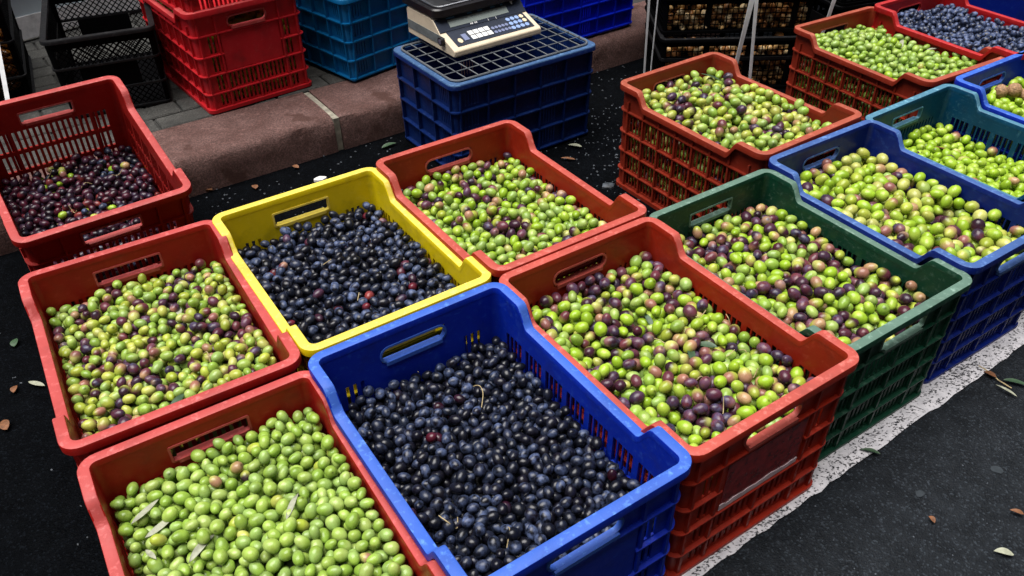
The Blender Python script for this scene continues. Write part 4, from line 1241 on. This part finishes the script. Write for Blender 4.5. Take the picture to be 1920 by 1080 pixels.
tag(o, 'small orange fruit in the black crate at the left edge', 'fruit', None, 'stuff')

# pale board and a white block standing behind the black crates
bd = empty('display_board', (-1.80, 3.385, KH), math.radians(44.5), 'pale blue grey board with a white lower edge behind the black crates', 'board')
MB().box(-0.85, 0.70, -0.012, 0.012, 0.10, 0.62).build('panel', PALEBOARD, bd)
MB().box(-0.85, 0.70, -0.016, 0.012, 0.012, 0.099).build('skirting', PALE, bd)
for x in (-0.7, 0.55): MB().box(x - 0.02, x + 0.02, -0.06, 0.06, 0.0, 0.0115).build('foot', BLACKPL, bd)
MB().tube([(-0.85, -0.024, 0.22), (0.0, -0.028, 0.25), (0.70, -0.024, 0.23)], 0.008, 6).build('rail', STEEL, bd)

# large blue bin closing the top right
def bin_parts():
    sh = Shell(0.80, 0.60, 0.62, 0.05, 0.03, 0.0); P = []
    for k in range(4):
        h = sh.half(k)
        P.append(('wall', sh.wall(k, [-h, -h / 3, h / 3, h], [0, 0.3, 0.62], lambda i, j: True, 0.022, 0.016).mesh('wall', 30), 0))
        P.append(('corner_post', sh.wall(k, [0, 18, 36, 54, 72, 90], [0, 0.3, 0.616], lambda i, j: True, 0.022, 0.012, sh.corner).mesh('corner_post', 40), 0))
    P.append(('rim', rim_mesh(sh.sweep([(0.024, -0.02), (0.024, 0), (0.0, 0), (-0.004, -0.006), (-0.004, -0.025)])), 1))
    mb = MB(); mb.box(-0.36, 0.36, -0.26, 0.26, 0.003, 0.012); P.append(('floor', mb.mesh('floor', 30), 0))
    return P
place_parts('storage_bin', bin_parts(), 'blue', (2.16, 3.42, 0.0), math.radians(-6), 'tall plain blue bin behind the scarlet crate', 'bin', None)

# straps that hang down to the ground between the crates
def strap(name, pts, w, label):
    pts = [Vector(p) for p in pts]; Q = []
    for i in range(len(pts) - 1):
        for t in range(6): Q.append(pts[i].lerp(pts[i + 1], t / 6))
    Q.append(pts[-1]); mb = MB(); vs = []
    for i, p in enumerate(Q):
        s_ = 0.0007; tw = 0.5 * math.sin(i * 0.25)
        ux = Vector((math.cos(tw), math.sin(tw), 0)); uy = Vector((-ux.y, ux.x, 0))
        for a, b in ((-1, -1), (1, -1), (1, 1), (-1, 1)): vs.append(p + ux * (a * w / 2) + uy * (b * s_))
    fs = [(3, 2, 1, 0), tuple(4 * (len(Q) - 1) + k for k in range(4))]
    for i in range(len(Q) - 1):
        for k in range(4): fs.append((4 * i + k, 4 * i + (k + 1) % 4, 4 * i + 4 + (k + 1) % 4, 4 * i + 4 + k))
    o = mb.add(vs, fs).build(name, WHITESTRAP, None, 60)
    return tag(o, label, 'strap', 'white straps hanging between the crates')
strap('white_strap', [(0.789, 2.75, 0.0), (0.803, 2.75, 0.18), (0.822, 2.75, 0.407), (0.90, 2.75, 1.3)], 0.018, 'white strap hanging before the black trays, left one of a pair')
strap('white_strap', [(0.872, 2.75, 0.0), (0.860, 2.75, 0.142), (0.837, 2.75, 0.407), (0.76, 2.75, 1.3)], 0.013, 'white strap hanging before the black trays, right one of a pair')
strap('white_strap', [(1.155, 2.97, 0.0), (1.172, 2.97, 0.2), (1.19, 2.97, 0.352), (1.26, 2.97, 1.3)], 0.016, 'white strap hanging behind the far rusty crate')
strap('white_strap', [(0.505, 2.86, 0.0), (0.500, 2.86, 0.12), (0.494, 2.86, 0.38), (0.48, 2.86, 1.3)], 0.008, 'thin white strap beside the bright blue crate, left of two')
strap('white_strap', [(0.520, 2.84, 0.0), (0.520, 2.84, 0.13), (0.521, 2.84, 0.39), (0.525, 2.84, 1.3)], 0.0045, 'thin white strap beside the bright blue crate, right of two')
strap('white_strap', [(-1.62, 2.44, KH + 0.001), (-1.632, 2.48, 0.2), (-1.655, 2.60, 0.40), (-1.70, 2.85, 0.8), (-1.75, 3.1, 1.3)], 0.014, 'white strap hanging before the black crate at the upper left')

# ------------------------------------------------------------------ house fronts, unseen, added on both sides to block low sky light
PLASTER = simple('house_plaster', (0.16, 0.135, 0.11), 0.9, var=0.2, scale=3)
GLASSD = simple('window_glass', (0.02, 0.025, 0.03), 0.08, var=0.1)
SHUT = simple('painted_wood', (0.06, 0.09, 0.07), 0.6, var=0.2)
def occluder(origin, yaw, n, label):
    root = empty('occluder', origin, yaw, label, 'occluder', None)
    W_, Hh = 4.2 * n, 11.0
    xs = []; 
    for i in range(n): 
        for j in range(2): c = -W_ / 2 + 4.2 * i + 1.2 + 1.9 * j; xs.append((c - 0.5, c + 0.5))
    zs = [(0.9, 2.5), (3.9, 5.5), (6.8, 8.2), (9.0, 10.3)]
    ux, uz = cuts(xs, -W_ / 2, W_ / 2), cuts(zs, 0, Hh)
    mb = MB()
    for i in range(len(ux) - 1):
        for j in range(len(uz) - 1):
            if not (inside(ux[i], ux[i + 1], xs) and inside(uz[j], uz[j + 1], zs)): mb.box(ux[i], ux[i + 1], 0, 0.3, uz[j], uz[j + 1])
    mb.build('wall', PLASTER, root, None)
    for a, b in xs:
        for c, d in zs:
            f = MB().box(a, a + .06, 0.1, 0.16, c, d).box(b - .06, b, 0.1, 0.16, c, d).box(a + .06, b - .06, 0.1, 0.16, c, c + .06).box(a + .06, b - .06, 0.1, 0.16, d - .06, d).build('window', SHUT, root, None)
            MB().box(a + .06, b - .06, 0.12, 0.14, c + .06, d - .06).build('pane', GLASSD, f, None)
            MB().box(a - .05, b + .05, -0.08, 0.0, c - .06, c - .001).build('sill', KERB, f, None)
    mb = MB().box(-W_ / 2 - .2, W_ / 2 + .2, -0.35, 0.5, Hh + .002, Hh + .25); mb.build('cornice', PLASTER, root, None)
lm = Vector((0.75, 1.1275, 0))
p = lm - nvec * 3.4; occluder((p.x, p.y, 0), ang + math.pi, 5, 'plaster house front behind the camera, added to block low sky light')
p = KO + nvec * 4.6; occluder((p.x, p.y, 0.1), ang, 5, 'plaster house front behind the pavement, unseen, added to block low sky light')

# ------------------------------------------------------------------ things lying on the road
G = [
 (-1.108, 1.369, .060, .014, 1.15, DRYLEAF, 'pale narrow leaf on the dark road left of the red crates'),
 (-1.150, 1.352, .030, .018, .2, BROWNLEAF, 'small crumpled leaf beside a pale one left of the red crates'),
 (-1.227, 1.515, .038, .022, .4, GREENLEAF, 'small green leaf on the dark road, upper left'),
 (-1.120, 1.240, .045, .026, .8, BROWNLEAF, 'brown leaf on the dark road at the left edge'),
 (-.959, 2.237, .040, .026, 1.3, BROWNLEAF, 'tan leaf at the foot of the kerb beside the tilted crate'),
 (-.813, 2.249, .032, .024, .4, BROWNLEAF, 'small tan leaf on the wet road above the yellow crate'),
 (-.708, 2.375, .034, .020, .9, BROWNLEAF, 'orange brown leaf near the kerb above the yellow crate'),
 (-.415, 2.514, .070, .020, -1.0, GREENLEAF, 'green leaf at the foot of the kerb by the dark blue crate'),
 (.193, 2.402, .060, .014, 1.5, BROWNLEAF, 'thin brown leaf on the road behind the orange red crate'),
 (.222, 2.491, .060, .026, 1.3, DRYLEAF, 'pale leaf on the road in front of the dark blue crate'),
 (.903, .882, .042, .018, 1.35, DRYLEAF, 'pale leaf on the open road at the lower right'),
 (.945, .856, .040, .015, 1.4, DRYLEAF, 'pale leaf in the lower right corner of the road'),
 (.972, .972, .030, .012, 1.0, BROWNLEAF, 'small brown leaf on the open road at the right edge'),
 (1.112, 1.300, .058, .010, .65, DRYLEAF, 'pale narrow leaf by a twig right of the white line'),
 (1.147, 1.322, .070, .018, -1.9, GREENLEAF, 'dark green leaf by a twig right of the white line'),
 (1.100, 1.352, .034, .020, .9, BROWNLEAF, 'brown leaf curled at the end of a twig by the white line'),
 (.801, .958, .020, .012, .4, BROWNLEAF, 'tiny brown leaf on the open road'),
 (.743, 1.128, .050, .012, 1.2, GREENLEAF, 'dark leaf stuck on the white line by the green crate'),
]
for i, (x, y, L, w, rz, mat, lab) in enumerate(G):
    put_leaf((x, y, 0.0062), L * .82, w * .8, rz, mat, lab, 'leaves on the road', (rng.uniform(-.06, .06), rng.uniform(-.1, .1)), 0.004, seed=i + 40)
def scrap(name, x, y, sx, sy, sz, rz, mat, label, cat, seed):
    r = random.Random(seed); n = 9; lo = [(math.cos(2 * math.pi * i / n) * sx * r.uniform(.7, 1), math.sin(2 * math.pi * i / n) * sy * r.uniform(.7, 1)) for i in range(n)]
    mb = lofts([(lo, 0.0), ([(a * .95, b * .95) for a, b in lo], sz * .7), ([(a * .6, b * .6) for a, b in lo], sz)])
    o = mb.build(name, mat, None, 40); o.location = (x, y, 0.001); o.rotation_euler = (0, 0, rz)
    return tag(o, label, cat)
scrap('flat_stone', .308, 2.226, .026, .020, .010, .3, PEBBLE, 'flat grey stone on the road behind the orange red crate', 'stone', 1)
scrap('paper_scrap', -.614, 2.296, .024, .015, .010, .5, PALE, 'crumpled white paper scrap above the yellow crate', 'paper', 2)
scrap('chewing_gum', .807, 1.024, .013, .010, .0016, .5, GUM, 'flattened grey gum spot on the open road, near the tiny leaf', 'gum', 3)
scrap('chewing_gum', .988, 1.081, .015, .012, .0014, .1, GUM, 'dark grey gum spot on the open road, right of the white line', 'gum', 4)
cg = MB().tube([(0, 0, .004), (.034, 0, .004)], .0038, 8).build('cigarette_end', PALE); cg.location = (.335, 3.14, .0); cg.rotation_euler = (0, 0, .1)
tag(cg, 'white cigarette end on the road by the dark blue crate', 'cigarette')
tw = MB().tube([(1.09, 1.385, .004), (1.105, 1.360, .006), (1.112, 1.335, .005), (1.13, 1.31, .004)], .0015, 5).build('twig', STEM)
tag(tw, 'thin twig with leaves right of the white line', 'twig')
# grit and pale flecks on the road
rs = np.random.default_rng(4); V0, F0 = sphere(5, 3); VV = []; FF = []; b = 0
def grit(n, fx, r0, r1):
    global b
    for _ in range(n):
        x, y = fx(); s_ = rs.uniform(r0, r1, 3) * np.array([1.3, 1, .6]); a = rs.uniform(0, 6.3)
        v = V0 * s_; v = np.stack([v[:, 0] * math.cos(a) - v[:, 1] * math.sin(a) + x, v[:, 0] * math.sin(a) + v[:, 1] * math.cos(a) + y, v[:, 2] + s_[2] * .7], 1)
        VV.append(v); FF.append(F0 + b); b += len(V0)
grit(700, lambda: (rs.uniform(-1.1, .7), 2.05 + rs.uniform(0, .75)), .0012, .0042)
grit(260, lambda: (rs.uniform(.2, .8), rs.uniform(2.3, 3.2)), .0015, .005)
grit(260, lambda: (rs.uniform(.4, 1.6), rs.uniform(.5, 1.6)), .0008, .0022)
grit(40, lambda: (rs.uniform(-1.5, -.8), rs.uniform(.9, 1.9)), .001, .003)
mb = MB(); mb.add(np.concatenate(VV).tolist(), [tuple(f) for f in np.concatenate(FF)])
tag(mb.build('gravel', PEBBLE, None, 60), 'fine grit scattered over the road', 'gravel', None, 'stuff')
